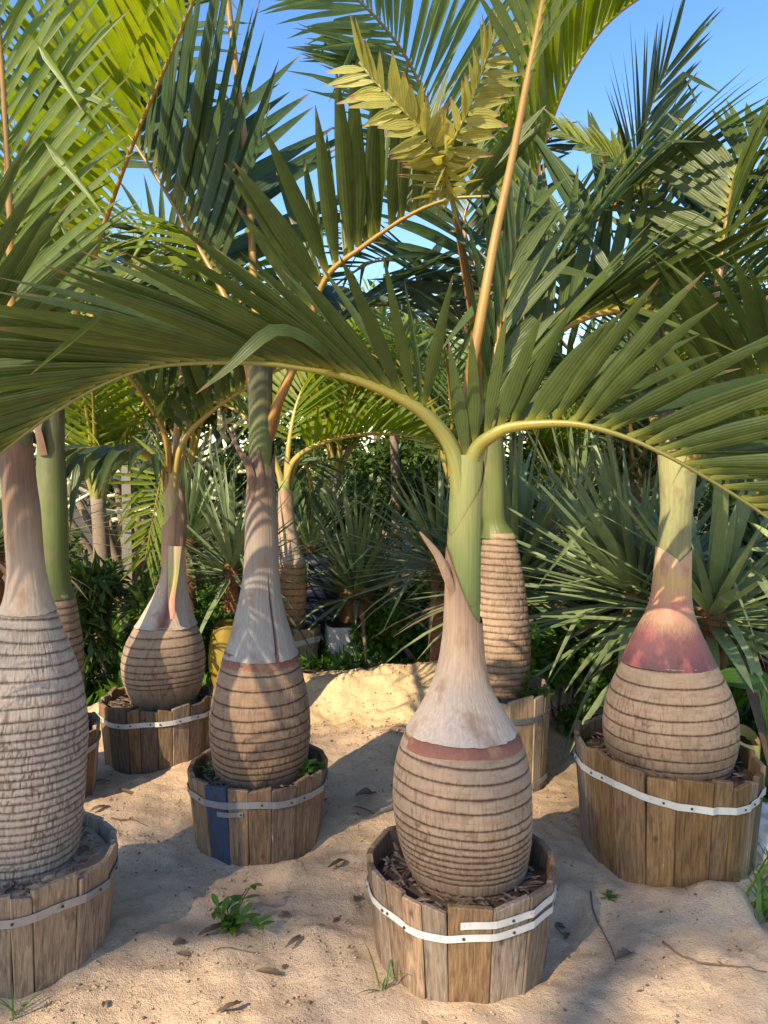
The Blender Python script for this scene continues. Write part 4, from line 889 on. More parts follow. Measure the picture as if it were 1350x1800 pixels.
# --- P7: small palm at the back
Y7 = 5.95
p7 = palm('small orange brown bottle palm at the back with arching frond', Y7, 514)
o7 = np.array(p7.location)
rows7 = [(1125, 500, 528), (1100, 494, 535), (1070, 490, 539), (1030, 488, 541), (990, 489, 537), (965, 489, 528), (930, 490, 519), (890, 490, 515), (860, 491, 512), (845, 494, 511)]
pr7 = prof(rows7, Y7); zt = zpx(985, Y7)
surf('trunk', BULB_O, p7, o7, Y7, 0.22, zt, pr7, 80, 140, bulb_disp([zring(v, Y7, .1) for v in (998, 1010, 1023, 1035, 1047, 1059, 1071, 1083, 1094)], 0.22, zt, 0.8, 70, 71))
surf('dry_sheath', SH_DRY, p7, o7, Y7, zpx(990, Y7), zpx(862, Y7), pr7, 40, 100, sheath_disp(72, flare=0.003), extra=0.004)
surf('crownshaft', SH_GRN, p7, o7, Y7, zpx(880, Y7), zpx(846, Y7), pr7, 10, 60, sheath_disp(73))
FR(p7, [(502, 880, Y7), (505, 840, Y7), (520, 806, 5.93), (560, 781, 5.88), (620, 766, 5.82), (680, 763, 5.76), (740, 772, 5.7), (800, 802, 5.65)], n=30, u0=0.28, L=0.55, W=0.045, face=(-0.2, -0.2, 1), a0=65, a1=35, e=45, droop=0.2, r0=0.035, r1=0.008, seed=71, pet=PET_Y, mat=LEAF_Y)
FR(p7, [(500, 880, Y7), (490, 830, 5.97), (465, 770, 6.0), (420, 725, 6.05), (360, 705, 6.1), (300, 730, 6.15)], n=24, u0=0.28, L=0.6, W=0.045, face=(0.2, -0.2, 1), a0=65, a1=35, e=35, droop=0.4, r0=0.035, r1=0.008, seed=72, pet=PET_Y, indiv=False)
FR(p7, [(503, 880, Y7), (515, 830, 6.05), (535, 810, 6.15), (545, 850, 6.2), (543, 910, 6.2)], n=18, u0=0.35, L=0.5, W=0.04, face=(0, 0, 1), e=0, droop=0.8, r0=0.03, r1=0.008, seed=73, pet=PET_Y, mat=LEAF_D, indiv=False)
FR(p7, [(503, 880, Y7), (508, 780, 6.0), (530, 690, 6.1), (580, 630, 6.2), (650, 620, 6.25)], n=28, u0=0.3, L=0.65, W=0.05, face=(0, -0.2, 1), e=30, droop=0.3, r0=0.03, r1=0.008, seed=74, pet=PET_Y, mat=LEAF_Y, indiv=False)

# ------------------------------------------------------------------ yuccas
_ycache = {}
def sword(L, W, droop, segs=6, fold=0.3):
    V, Fc, A = leaf_geo((0, 0, 0), (1, 0, 0), np.array([0, 0, 1.0]), L, W, droop, fold, segs, 0, wstart=0.7, wpeak=0.3)
    return V, Fc, A
def yucca(label, c, n, L, W, mat, seed, tilt=(0, 0, 1), spread=(0.05, 1.75), droop=(0.02, 0.2), low_droop=1.2, stem=None, name='yucca', group='yuccas among the palms', part='leaf', base=None):
    r = random.Random(seed); loc = np.array(c, float)
    b = loc if base is None else np.array(base)
    root = thing(name, label, 'yucca', b, group)
    ax = nrm(tilt); e1 = nrm(np.cross(ax, [0.3, 1, 0.1])); e2 = np.cross(ax, e1)
    for i in range(n):
        q = (i + 0.5) / n; th = spread[0] + (spread[1] - spread[0]) * q ** 0.75; ph = i * 2.39996 + r.uniform(-0.3, 0.3)
        th *= r.uniform(0.88, 1.12)
        d = ax * math.cos(th) + math.sin(th) * (e1 * math.cos(ph) + e2 * math.sin(ph))
        nn = nrm(ax * math.sin(th) - math.cos(th) * (e1 * math.cos(ph) + e2 * math.sin(ph)) + 1e-3)
        dr = low_droop * r.uniform(0.5, 1.2) if q > 0.82 else r.uniform(*droop)
        st = loc - ax * (0.10 * q) * L + d * 0.02
        V, Fc, A = leaf_geo(st, d, nn, L * r.uniform(0.62, 1.12), W * r.uniform(0.7, 1.15), dr, 0.32, 6, r.random(), wstart=0.75, wpeak=0.3, kink=(r.randint(2, 4), r.uniform(0.5, 1.6)) if r.random() < 0.12 else None)
        k = MB(); k.add(V, Fc, A); k.build(part, DEAD if (q > 0.86 and r.random() < 0.45) else mat, root, b)
    if stem: 
        h, ra, smat = stem; mb = MB(); m_ = 40; V = []; sd = 20
        pts = np.stack([np.full(m_, loc[0]), np.full(m_, loc[1]), np.linspace(loc[2] - h, loc[2] + 0.02, m_)], 1)
        rad = ra * (1 + 0.10 * np.array([r.uniform(-1, 1) if i % 2 else 1.1 for i in range(m_)]))
        tube(mb, pts, rad, sd); mb.build('stem', smat, root, b)
        mb = MB()
        for _ in range(220):
            a = r.uniform(0, 6.283); z = loc[2] - r.uniform(0, h); s_ = np.array([loc[0] + ra * math.cos(a), loc[1] + ra * math.sin(a), z]); d = np.array([math.cos(a), math.sin(a), r.uniform(-0.6, 0.9)])
            V, Fc, A = leaf_geo(s_, d, np.array([0, 0, 1.0]), r.uniform(0.02, 0.05), 0.02, 0.3, 0.2, 2, r.random()); mb.add(V, Fc, A)
        mb.build('leaf_stubs', smat, root, b, kind='stuff')
    return root
YA = P(628, 1035, 6.15)
yucca('spiky yucca with shaggy stem growing in the grey square bag', YA, 120, 0.90, 0.05, YUC, 1, spread=(0.05, 1.6), stem=(0.40, 0.135, SHAG), base=(YA[0], YA[1], 0.28))
YB = P(408, 995, 5.3)
yucca('spiky yucca on orange stem in the yellow sack pot', YB, 90, 0.85, 0.042, YUC, 2, spread=(0.05, 1.75), stem=(0.32, 0.055, SHAG), base=(YB[0], YB[1], 0.45))
YC = P(905, 1015, 4.9)
yucca('big dark spiky yucca behind the slender straight palm', YC, 170, 1.05, 0.045, YUC, 3, tilt=(-0.05, -0.1, 1), spread=(0.05, 1.7), low_droop=0.7, stem=(1.0, 0.09, SHAG), base=(YC[0], YC[1], 0.0))
YD = P(1252, 1075, 3.65)
yucca('broad leaved pale yucca behind the purple collared palm', YD, 95, 0.88, 0.062, YUC2, 4, tilt=(0.02, -0.15, 1), spread=(0.05, 1.95), low_droop=1.6, stem=(0.9, 0.07, SHAG), base=(YD[0], YD[1], -0.1))
YE = P(1120, 1040, 4.1)
yucca('spiky yucca leaning out between the tall pale tub and the large tub', YE, 120, 0.95, 0.05, YUC, 5, tilt=(-0.45, -0.3, 0.8), spread=(0.05, 1.6), stem=(0.95, 0.07, SHAG), base=(YE[0], YE[1], -0.05))
YF = P(-20, 950, 4.4)
yucca('spiky yucca beside the green shafted palm', YF, 90, 0.85, 0.045, YUC, 6, spread=(0.05, 1.7), stem=(1.15, 0.07, SHAG), base=(YF[0], YF[1], 0.0))

for i_, (lb_, px_, py_, Y_, n_, L_y, tl_) in enumerate((
    ('silvery spiky yucca between the grey square bag and the slender palm', 775, 985, 5.5, 110, 0.85, (-0.25, -0.2, 1)),
    ('silvery spiky yucca behind the small orange brown palm', 545, 960, 7.0, 110, 0.95, (0, 0, 1)),
    ('silvery spiky yucca behind the big dark yucca', 1015, 930, 6.0, 120, 1.0, (0.1, 0, 1)),
    ('silvery spiky yucca behind the squat round palm', 330, 950, 6.0, 100, 0.85, (0.1, 0, 1)),
    ('silvery spiky yucca behind the cream yellow sack', 1370, 1010, 4.4, 100, 0.9, (-0.1, 0, 1)))):
    c_ = P(px_, py_, Y_)
    yucca(lb_, c_, n_, L_y, 0.045, YUC, 40 + i_, tilt=tl_, spread=(0.05, 1.75), low_droop=1.0, stem=(c_[2] + 0.05, 0.07, SHAG), base=(c_[0], c_[1], 0.0))

# ------------------------------------------------------------------ background palms
def free_palm(label, base, h, n, L, seed, mat=LEAF, pet=PET_Y, trunk_r=0.05, W=0.04, leafL=0.5, nl=26, lift=(0.5, 1.4), tm=BARK, name='feather_palm', group='feather palms in the background', cat='palm', droop=0.5, az=None):
    r = random.Random(seed); b = np.array(base, float)
    root = thing(name, label, cat, b, group)
    mb = MB(); pts = np.array([b + np.array([0.04 * math.sin(3 * t), 0, h * t]) for t in np.linspace(-0.03, 1, 12)])
    tube(mb, pts, np.linspace(trunk_r * 1.35, trunk_r * 0.8, 12), 12); mb.build('trunk', tm, root, b)
    top = pts[-1]
    for i in range(n):
        a = i * 2.39996 + r.uniform(-0.3, 0.3) if az is None else r.uniform(*az)
        el = lift[0] + (lift[1] - lift[0]) * ((i * 0.618) % 1); d = np.array([math.cos(a) * math.cos(el), math.sin(a) * math.cos(el), math.sin(el)])
        p = top - UP * 0.15; pp = [p]; dd = nrm(d * 0.4 + UP * 0.8); ln = L * r.uniform(0.8, 1.15)
        for k in range(7):
            p = p + dd * ln / 7; pp.append(p); dd = nrm(dd + d * 0.25 * (1 if k < 2 else 0) - UP * (0.06 + 0.05 * k) * (1.2 if el < 1.1 else 0.7))
        fc = np.array([0, 0, 1.0]) if el < 1.2 else -np.array([math.cos(a), math.sin(a), 0]) + 0.3 * UP
        _frond_local(root, b, [np.array(q) for q in pp], n=nl, u0=0.2, L=leafL, W=W, face=fc, a0=70, a1=32, e=r.uniform(10, 35), droop=droop, mat=mat, pet=pet, r0=trunk_r * 0.45, r1=0.005, seed=seed * 31 + i, indiv=False, segs=5, kinkp=0.1)
    return root
def bx(px, Y, z=0.0): 
    p = P(px, 900, Y); return (p[0], Y, z)
# unseen palms added left behind the viewpoint to shade the open sand
free_palm('tall feather palm on a slim trunk added out of view to shade the sand filled tub', (-9.5, -9.4, 0), 10.6, 8, 1.8, 91, LEAF, PET_Y, 0.10, W=0.030, leafL=0.6, nl=27, lift=(0.1, 1.0), group='unseen palms added to shade the open sand')
free_palm('tall feather palm added out of view to shade the sand by the large tub', (-7.8, -9.4, 0), 10.7, 8, 1.8, 93, LEAF, PET_Y, 0.10, W=0.030, leafL=0.6, nl=27, lift=(0.1, 1.0), group='unseen palms added to shade the open sand')
free_palm('small slim palm with pale crown behind the yuccas', bx(690, 7.4), 1.95, 9, 1.2, 1, LEAF_Y, PET_O, 0.05, leafL=0.42)
free_palm('feather palm with long pale fronds over the pale shrub', bx(170, 6.4), 1.3, 13, 2.2, 2, LEAF_Y, PET_G, 0.07)
free_palm('feather palm with drooping fronds by the rear tree', bx(330, 6.9), 1.5, 12, 2.2, 3, LEAF, PET_Y, 0.07)
free_palm('feather palm standing behind the small orange brown palm', bx(590, 7.9), 1.5, 13, 2.2, 4, LEAF_Y, PET_Y, 0.07)
free_palm('feather palm with broad green crown behind the slender palm', bx(800, 6.6), 1.3, 13, 2.1, 5, LEAF_B, PET_Y, 0.07)
free_palm('feather palm behind the purple collared palm', bx(1110, 6.0), 1.2, 13, 2.0, 6, LEAF_D, PET_B, 0.07)
free_palm('feather palm with pale drooping fronds beside the big dark yucca', bx(1340, 5.6), 1.1, 13, 2.0, 7, LEAF_Y, PET_Y, 0.07)
free_palm('low yellow green feather palm in the hedge', bx(985, 6.9), 1.35, 10, 1.0, 8, LEAF_Y, PET_Y, 0.05, leafL=0.35)

# ------------------------------------------------------------------ shrubs and trees (leaf clouds)
def leaves_cloud(n, centers, radii, size, rs, long=2.4, droop=0.3, flatten=0.75):
    """leaf quads spread through clumps: returns V, Q, A"""
    centers = np.array(centers); radii = np.array(radii)
    k = rs.integers(0, len(centers), n)
    d = rs.normal(size=(n, 3)); d /= np.linalg.norm(d, axis=1)[:, None]
    rad = radii[k][:, None] * rs.random((n, 1)) ** 0.45
    c = centers[k] + d * rad * np.array([1, 1, flatten])
    ax = rs.normal(size=(n, 3)) + d * 0.8; ax[:, 2] -= droop; ax /= np.linalg.norm(ax, axis=1)[:, None]
    nn = rs.normal(size=(n, 3)) * 0.6 + np.array([0, 0, 1.0]); nn -= ax * (nn * ax).sum(1)[:, None]; nn /= np.linalg.norm(nn, axis=1)[:, None] + 1e-9
    s = np.cross(ax, nn); L = size * rs.uniform(0.6, 1.3, (n, 1)); W = L / long
    v0 = c; v1 = c + ax * L * 0.45 + s * W / 2 + nn * W * 0.15; v2 = c + ax * L - nn * L * 0.12; v3 = c + ax * L * 0.45 - s * W / 2 + nn * W * 0.15
    V = np.stack([v0, v1, v2, v3], 1).reshape(-1, 3); Q = np.arange(n * 4).reshape(n, 4)
    rr = rs.random(n); A = np.stack([np.tile([0.2, 0.6, 1.0, 0.6], n), np.tile([0, 1, 0, -1.0], n), np.repeat(rr, 4)], -1)
    return V, Q, A
def shrub(label, base, rx, ry, h, n, size, mat, seed, name='shrub', cat='shrub', group=None, clumps=14, long=2.4, trunk_h=0.15, stem_r=0.02, stems=5, droop=0.3, zc=0.55):
    rs = np.random.default_rng(seed); b = np.array(base, float)
    root = thing(name, label, cat, b, group)
    cs = []; rd = []
    for i in range(clumps):
        a = rs.uniform(0, 6.283); q = math.sqrt(rs.random()); z = trunk_h + (h - trunk_h) * rs.uniform(0.12, 0.95)
        sh = math.sqrt(max(0.08, 1 - ((z - trunk_h) / (h - trunk_h) * 2 - 2 * zc) ** 2 * 0.8)) if True else 1
        cs.append(b + np.array([rx * q * math.cos(a) * sh, ry * q * math.sin(a) * sh, z])); rd.append(rs.uniform(0.16, 0.36) * max(rx, h * 0.5))
    V, Q, A = leaves_cloud(n, cs, rd, size, rs, long, droop)
    npmesh('crown' if cat == 'tree' else 'foliage', V, Q, mat, root, b, A=A, smooth=False)
    mb = MB()
    for i in range(stems):
        c = cs[i % len(cs)]; st = b + np.array([rs.uniform(-.05, .05), rs.uniform(-.05, .05), -0.05]) if cat != 'tree' else b + np.array([0, 0, -0.1])
        mid = st + (c - st) * 0.5 + np.array([rs.uniform(-.1, .1), rs.uniform(-.1, .1), 0.1 * h])
        p, _ = spline([st, mid, c], 10); tube(mb, p, np.linspace(stem_r, stem_r * 0.3, 10), 6)
    mb.build('trunk' if cat == 'tree' else 'stems', BARK, root, b)
    return root
TG = 'trees and shrubs closing the view behind the palms'
for i, (lb, px, Y, rx, h, n, sz, mt, lg) in enumerate([
    ('grey green tree behind the feather palm with pale fronds', 215, 11.0, 1.5, 4.7, 9000, 0.16, TREE, 3.4),
    ('leafy tree rising behind the drooping feather palm', 420, 12.5, 1.8, 4.3, 8000, 0.17, BUSH, 2.6),
    ('dense green tree behind the small slim palm', 680, 11.5, 1.7, 3.9, 9000, 0.15, BUSH, 2.4),
    ('broad dark tree behind the big dark yucca', 920, 11.0, 1.7, 3.7, 9000, 0.15, BUSH, 2.4),
    ('olive toned tree with narrow leaves beyond the purple collared palm', 1320, 9.5, 1.5, 4.2, 12000, 0.15, TREE, 3.8),
    ('dense dark tree beside the narrow leaved olive toned tree', 1130, 12.0, 1.7, 3.6, 8000, 0.16, BUSH, 2.6),
    ('tall green tree beyond the grey fibrous palm', 10, 10.0, 1.6, 4.4, 9000, 0.16, TREE, 3.0)]):
    shrub(lb, (*bx(px, Y)[:2], 0), rx, rx * 0.8, h, n, sz, mt, 100 + i, 'leafy_tree', 'tree', TG, 22, lg, 0.9, 0.09, 9)
SG = 'shrubs and weeds growing behind the tubs'
for i, (lb, px, Y, rx, h, n, sz, mt, lg) in enumerate([
    ('dark shrub with long dull leaves between the green shaft and squat palm', 205, 5.15, 0.42, 0.85, 1500, 0.15, BUSH, 5.0),
    ('leafy green weeds under the yucca in the yellow sack', 385, 5.9, 0.55, 0.6, 3600, 0.055, WEED, 1.8),
    ('dense hedge shrub behind the yellow sack', 420, 8.3, 1.1, 1.7, 5000, 0.10, BUSH, 2.4),
    ('dense hedge shrub behind the grey square bag', 640, 8.2, 1.0, 1.55, 5000, 0.10, BUSH, 2.4),
    ('low green weeds right of the grey square bag', 740, 5.95, 0.5, 0.42, 3000, 0.06, WEED, 1.8),
    ('shady hedge shrub behind the slender palm', 850, 7.4, 1.0, 1.5, 5000, 0.10, BUSH, 2.4),
    ('bright leafy weeds between the tall pale tub and the large tub', 1000, 4.45, 0.36, 0.62, 4200, 0.065, WEED, 1.6),
    ('dark low shrub behind the large tub', 1110, 4.9, 0.55, 0.8, 4000, 0.07, BUSH, 2.0),
    ('green shrub behind the broad leaved yucca', 1330, 4.9, 0.7, 1.3, 4500, 0.08, BUSH, 2.2),
    ('hedge shrub behind the pale succulent shrub', 190, 8.6, 1.3, 1.9, 5000, 0.11, BUSH, 2.6),
    ('low shrub behind the green shafted palm', 40, 5.4, 0.6, 1.1, 3500, 0.09, BUSH, 2.6),
    ('hedge shrub behind the leaning yucca', 1080, 7.6, 1.1, 1.8, 5000, 0.11, BUSH, 2.4)]):
    shrub(lb, (*bx(px, Y)[:2], -0.02), rx, rx * 0.7, h, n, sz, mt, 200 + i, 'shrub', 'shrub', SG, 14, lg, 0.02, 0.014, 8)

# pale, thick-stemmed succulent shrub
b = np.array(bx(235, 6.9)); b[2] = 0.0
root = thing('pencil_shrub', 'pale shrub of tangled thick bare succulent stems', 'shrub', b)
rs = random.Random(5); 
for q in range(110):
    mb = MB(); a = rs.uniform(0, 6.283); c = b + np.array([rs.uniform(-1.0, 1.0), rs.uniform(-0.35, 0.35), rs.uniform(0.95, 2.0)]); pts = [c]; d = nrm([math.cos(a), 0.6 * math.sin(a), rs.uniform(-0.2, 0.8)])
    for k in range(4): c = c + d * rs.uniform(0.08, 0.15); d = nrm(d + np.array([rs.uniform(-.5, .5), rs.uniform(-.4, .4), rs.uniform(-.1, .5)])); pts.append(c)
    p, _ = spline(pts, 9); tube(mb, p, np.linspace(rs.uniform(0.018, 0.03), 0.010, 9), 6); mb.build('stem', PALESTEM, root, b)
mb = MB()
for q in range(9):
    t = b + np.array([rs.uniform(-0.9, 0.9), rs.uniform(-0.3, 0.3), rs.uniform(1.0, 1.5)]); p, _ = spline([b + np.array([rs.uniform(-.1, .1), 0, -0.05]), (b + t) / 2 + np.array([0, 0, .1]), t], 10); tube(mb, p, np.linspace(0.06, 0.03, 10), 7)
mb.build('trunk', BARK, root, b)
for _n, (px, Y, z, h) in enumerate(((225, 6.0, 0, 1.55),)):
    mb = MB(); c = np.array(bx(px, Y)); V = []; s = 0.035
    for zz in (-0.05, h - 0.02, h): 
        k = s if zz < h else s - 0.01
        V += [c + np.array([-k, -k, zz]), c + np.array([k, -k, zz]), c + np.array([k, k, zz]), c + np.array([-k, k, zz])]
    mb.add(V, [(i * 4 + j, i * 4 + (j + 1) % 4, (i + 1) * 4 + (j + 1) % 4, (i + 1) * 4 + j) for i in range(2) for j in range(4)] + [(8, 9, 10, 11)])
    tag(mb.build('concrete_post', CONCRETE, None, (c[0], c[1], 0), smooth=False), 'pale concrete post behind the squat round palm', 'post')

# ------------------------------------------------------------------ bags, pots and small things
def open_bag(name, label, cat, c, wx, wy, h, mat, rot=0.0, z0=0.0, bulge=0.12, seed=0, soil=True, group=None, e=0.32):
    """soft square-ish planting bag: rounded box with creases, open top, soil inside"""
    root = thing(name, label, cat, (c[0], c[1], z0), group); nz_, nc_ = 22, 72
    th = np.linspace(0, 2 * math.pi, nc_, endpoint=False); v = np.linspace(0, 1, nz_); VV, TT = np.meshgrid(v, th, indexing='ij')
    cx_ = np.sign(np.cos(TT)) * np.abs(np.cos(TT)) ** e; sy_ = np.sign(np.sin(TT)) * np.abs(np.sin(TT)) ** e
    k = 1 + bulge * np.sin(VV * math.pi) * 0.6 - 0.08 * (1 - VV) ** 4 + (fbm(TT * 2.2 + seed, VV * 4, 60 + seed, 4) - 0.47) * 0.12
    x = cx_ * wx / 2 * k; y = sy_ * wy / 2 * k; z = VV * h * (1 + 0.05 * np.sin(TT * 2 + seed)) - 0.03
    x2 = x * math.cos(rot) - y * math.sin(rot); y2 = x * math.sin(rot) + y * math.cos(rot)
    V = np.stack([x2, y2, z], -1).reshape(-1, 3); idx = np.arange(nz_ * nc_).reshape(nz_, nc_); nx_ = np.roll(idx, -1, 1)
    q = np.stack([idx[:-1], nx_[:-1], nx_[1:], idx[1:]], -1).reshape(-1, 4)
    npmesh('bag', V, q, mat, root)
    if soil:
        m1 = 8; R_, T_ = np.meshgrid(np.linspace(0, 0.95, m1), np.arange(nc_), indexing='ij')
        V = np.stack([x2[-3][T_] * R_, y2[-3][T_] * R_, h * 0.88 + (fbm(x2[-3][T_] * R_ * 30, y2[-3][T_] * R_ * 30, 3) - .47) * .04], -1).reshape(-1, 3); idx = np.arange(m1 * nc_).reshape(m1, nc_); nx_ = np.roll(idx, -1, 1)
        npmesh('soil', V, np.stack([idx[:-1], nx_[:-1], nx_[1:], idx[1:]], -1).reshape(-1, 4), SOIL, root)
    return root
bag = open_bag('planting_bag', 'grey white square planting bag with black handwriting on its side', 'bag', (YA[0] - 0.05, 6.12), 0.40, 0.36, 0.33, GBAG, 0.06, z0=0.0, bulge=0.05, seed=2)
# handwriting: short ink strokes lying on the front face
def ink(strokes, x0, z0, s, yf, root, org):
    mb = MB()
    for st in strokes:
        for (a, b_), (c, d) in zip(st[:-1], st[1:]):
            p = np.array([x0 + a * s, 0, z0 + b_ * s]); q = np.array([x0 + c * s, 0, z0 + d * s]); t = nrm(q - p); n = np.array([-t[2], 0, t[0]]) * 0.0035
            V = []
            for (pp) in (p - n, p + n, q + n, q - n):
                V.append((pp[0], yf, pp[2]))
            V += [(v[0], yf + 0.03, v[2]) for v in V[:4]]
            mb.add(V, [(0, 1, 2, 3), (0, 4, 5, 1), (1, 5, 6, 2), (2, 6, 7, 3), (3, 7, 4, 0)])
    return mb.build('handwriting', INK, root, org, smooth=False)
ink([[(0, 3), (0, 0)], [(1.4, 3.1), (2.8, 3.1), (1.4, 1.4), (2.6, 1.2)], [(3.2, 1.2), (3.4, 1.2)],
     [(6.2, 1.6), (5, 1.9), (4.4, 0.8), (5.2, -0.2), (6.2, 0.2), (6.2, 0.8), (5.6, 0.8)], [(7, 1.6), (7, -0.6)], [(7, 0.2), (7.8, 0.4), (7.9, -0.9)],
     [(8.5, 0.1), (8.7, -1.2), (9.2, -0.3), (9.6, -1.5), (10.1, -0.6), (10.5, -1.9), (11.0, -1.0), (11.4, -2.2), (12, -1.6), (12.6, -2.4)]], YA[0] - 0.10, 0.10, 0.019, 5.925, bag, (YA[0] - 0.05, 6.12, 0.0))
open_bag('sack_pot', 'yellow sack pot holding the yucca on orange stem', 'pot', (YB[0] - 0.02, 5.3), 0.24, 0.24, 0.46, YPOT, 0.4, bulge=0.35, seed=5, e=0.8)
c = P(1310, 1335, 3.25)
open_bag('sack_pot', 'cream yellow sack pot behind the large tub', 'pot', (c[0] + 0.01, 3.36), 0.17, 0.17, 0.50, YSACK, 0.3, z0=-0.14, bulge=0.1, seed=7, e=0.7)
# crumpled white woven sack
def crumple(name, label, cat, c, r, mat, seed, sq=(1, 1, 0.7)):
    n1, n2 = 34, 48; u = np.linspace(0.02, math.pi - 0.02, n1); t = np.linspace(0, 2 * math.pi, n2, endpoint=False); U, T_ = np.meshgrid(u, t, indexing='ij')
    k = 1 + (fbm(T_ * 1.5 + seed, U * 2.5, seed, 4) - 0.47) * 0.9 * np.sin(U) + np.abs(fbm(np.cos(T_) * 3 + 9, U * 4 + np.sin(T_) * 3, seed + 3, 3) - .45) * -0.8
    x = np.sin(U) * np.cos(T_) * k * r * sq[0]; y = np.sin(U) * np.sin(T_) * k * r * sq[1]; z = np.cos(U) * k * r * sq[2]
    idx = np.arange(n1 * n2).reshape(n1, n2); nx_ = np.roll(idx, -1, 1); q = np.stack([idx[:-1], idx[1:], nx_[1:], nx_[:-1]], -1).reshape(-1, 4)
    o = npmesh(name, np.stack([x, y, z], -1).reshape(-1, 3), q, mat); o.location = c
    return tag(o, label, cat)
c = P(1362, 1412, 3.0)
crumple('woven_sack', 'crumpled white woven sack lying beside the large tub', 'sack', (c[0] + 0.03, 3.02, -0.02), 0.16, WSACK, 3, (0.9, 1, 1.15))
# dark blue drum
mb = MB(); c = np.array(bx(556, 6.7)); pts = np.array([c + np.array([0, 0, z]) for z in (-0.05, 0.0, 0.02, 0.2, 0.22, 0.24, 0.45, 0.47, 0.49, 0.72, 0.75, 0.76)])
tube(mb, pts, [0.19, 0.19, 0.2, 0.2, 0.21, 0.2, 0.2, 0.21, 0.2, 0.2, 0.19, 0.17], 28); tag(mb.build('plastic_drum', BLUE, None, (c[0], c[1], 0)), 'dark blue plastic drum behind the small orange brown palm', 'drum')

# weeds, seedlings, grass tufts
def plantlet(name, label, cat, c, n, L, W, h, mat, seed, group=None, long_stem=True, droop=0.5, lean=(0, 0)):
    r = random.Random(seed); b = np.array(c, float); root = thing(name, label, cat, b, group)
    k = 0
    for i in range(n):
        a = r.uniform(0, 6.283); e = r.uniform(0.3, 1.2); tip = b + np.array([math.cos(a) * math.cos(e) * h + lean[0] * h, math.sin(a) * math.cos(e) * h + lean[1] * h, math.sin(e) * h]) * r.uniform(0.5, 1.0)
        mid = (b + tip) / 2 + np.array([0, 0, 0.02]); p, _ = spline([b - UP * 0.01, mid, tip], 7); mb = MB(); tube(mb, p, np.linspace(0.003, 0.0015, 7), 5)
        st = mb.build('stem', mat, root, b)
        for q in range(r.randint(4, 7)):
            t = p[r.randint(2, 6)]; aa = r.uniform(0, 6.283); d = np.array([math.cos(aa), math.sin(aa), r.uniform(-0.1, 0.7)])
            V, Fc, A = leaf_geo(t, d, UP, L * r.uniform(0.6, 1.2), W * r.uniform(0.7, 1.2), droop, 0.25, 5, r.random(), wstart=0.25, wpeak=0.45); lb = MB(); lb.add(V, Fc, A); lb.build('leaf', mat, st, b)
    return root
def grass(name, label, c, n, L, W, mat, seed, spread=0.03, droop=0.8, cat='grass tuft', group=None, el=(0.5, 1.4)):
    r = random.Random(seed); b = np.array(c, float); root = thing(name, label, cat, b, group)
    for i in range(n):
        a = r.uniform(0, 6.283); e = r.uniform(*el); d = np.array([math.cos(a) * math.cos(e), math.sin(a) * math.cos(e), math.sin(e)]); s = b + np.array([r.uniform(-1, 1) * spread, r.uniform(-1, 1) * spread, -0.008])
        V, Fc, A = leaf_geo(s, d, nrm(UP - d * d[2] + 1e-3), L * r.uniform(0.6, 1.2), W * r.uniform(0.7, 1.2), droop * r.uniform(0.5, 1.4), 0.4, 7, r.random(), wstart=0.6); m_ = MB(); m_.add(V, Fc, A); m_.build('blade', mat, root, b)
    return root
c = on_ground(405, 1640); plantlet('weed', 'small leafy green weed sprouting from the open sand', 'weed', c, 8, 0.058, 0.026, 0.15, WEED, 1, lean=(0.0, 0.1))
c = on_ground(1072, 1585); plantlet('weed', 'tiny green seedling at the foot of the large tub', 'weed', c, 3, 0.025, 0.012, 0.03, WEED, 2)
c = np.array([PX(925, 3.62, 1220), 3.58, 0.41]); plantlet('seedling', 'fresh green seedling growing in the tall pale tub', 'seedling', c, 7, 0.05, 0.03, 0.16, WEED, 3)
c = np.array([T3[0] + 0.19, T3[1] - 0.08, 0.255]); plantlet('seedling', 'green leafy seedling beside the trunk with purple band', 'seedling', c, 4, 0.05, 0.032, 0.10, WEED, 4)
c = np.array([T3[0] - 0.20, T3[1] - 0.05, 0.25]); plantlet('seedling', 'thin pale seedling at the rim above the blue board', 'seedling', c, 4, 0.022, 0.011, 0.07, WEED, 5)
c = on_ground(672, 1740); grass('grass_tuft', 'thin green grass tuft at the foot of the front tub', c, 7, 0.16, 0.006, WEED, 6, 0.01, 1.6)
c = on_ground(25, 1792); grass('grass_tuft', 'thin grass tuft at the foot of the sand filled tub', c, 9, 0.15, 0.006, WEED, 7, 0.02, 1.3)
for i, (px, py) in enumerate(((1338, 1560), (1375, 1590), (1330, 1610), (1360, 1530))):
    c = on_ground(px, py); grass('grass_tuft', ('tall broad bladed grass in the dip touching the large tub', 'broad bladed grass farthest out in the dip', 'broad bladed grass at the sandy lip of the dip', 'broad bladed grass in the dip just below the white sack')[i], c, 16, 0.24, 0.016, WEED, 20 + i, 0.05, 1.1, group='grass in the dip')
c = P(1345, 1275, 2.95); b0 = np.array([c[0] + 0.15, 3.05, -0.12]); root = thing('broadleaf_plant', 'plant with large glossy green leaves behind the white sack', 'plant', b0)
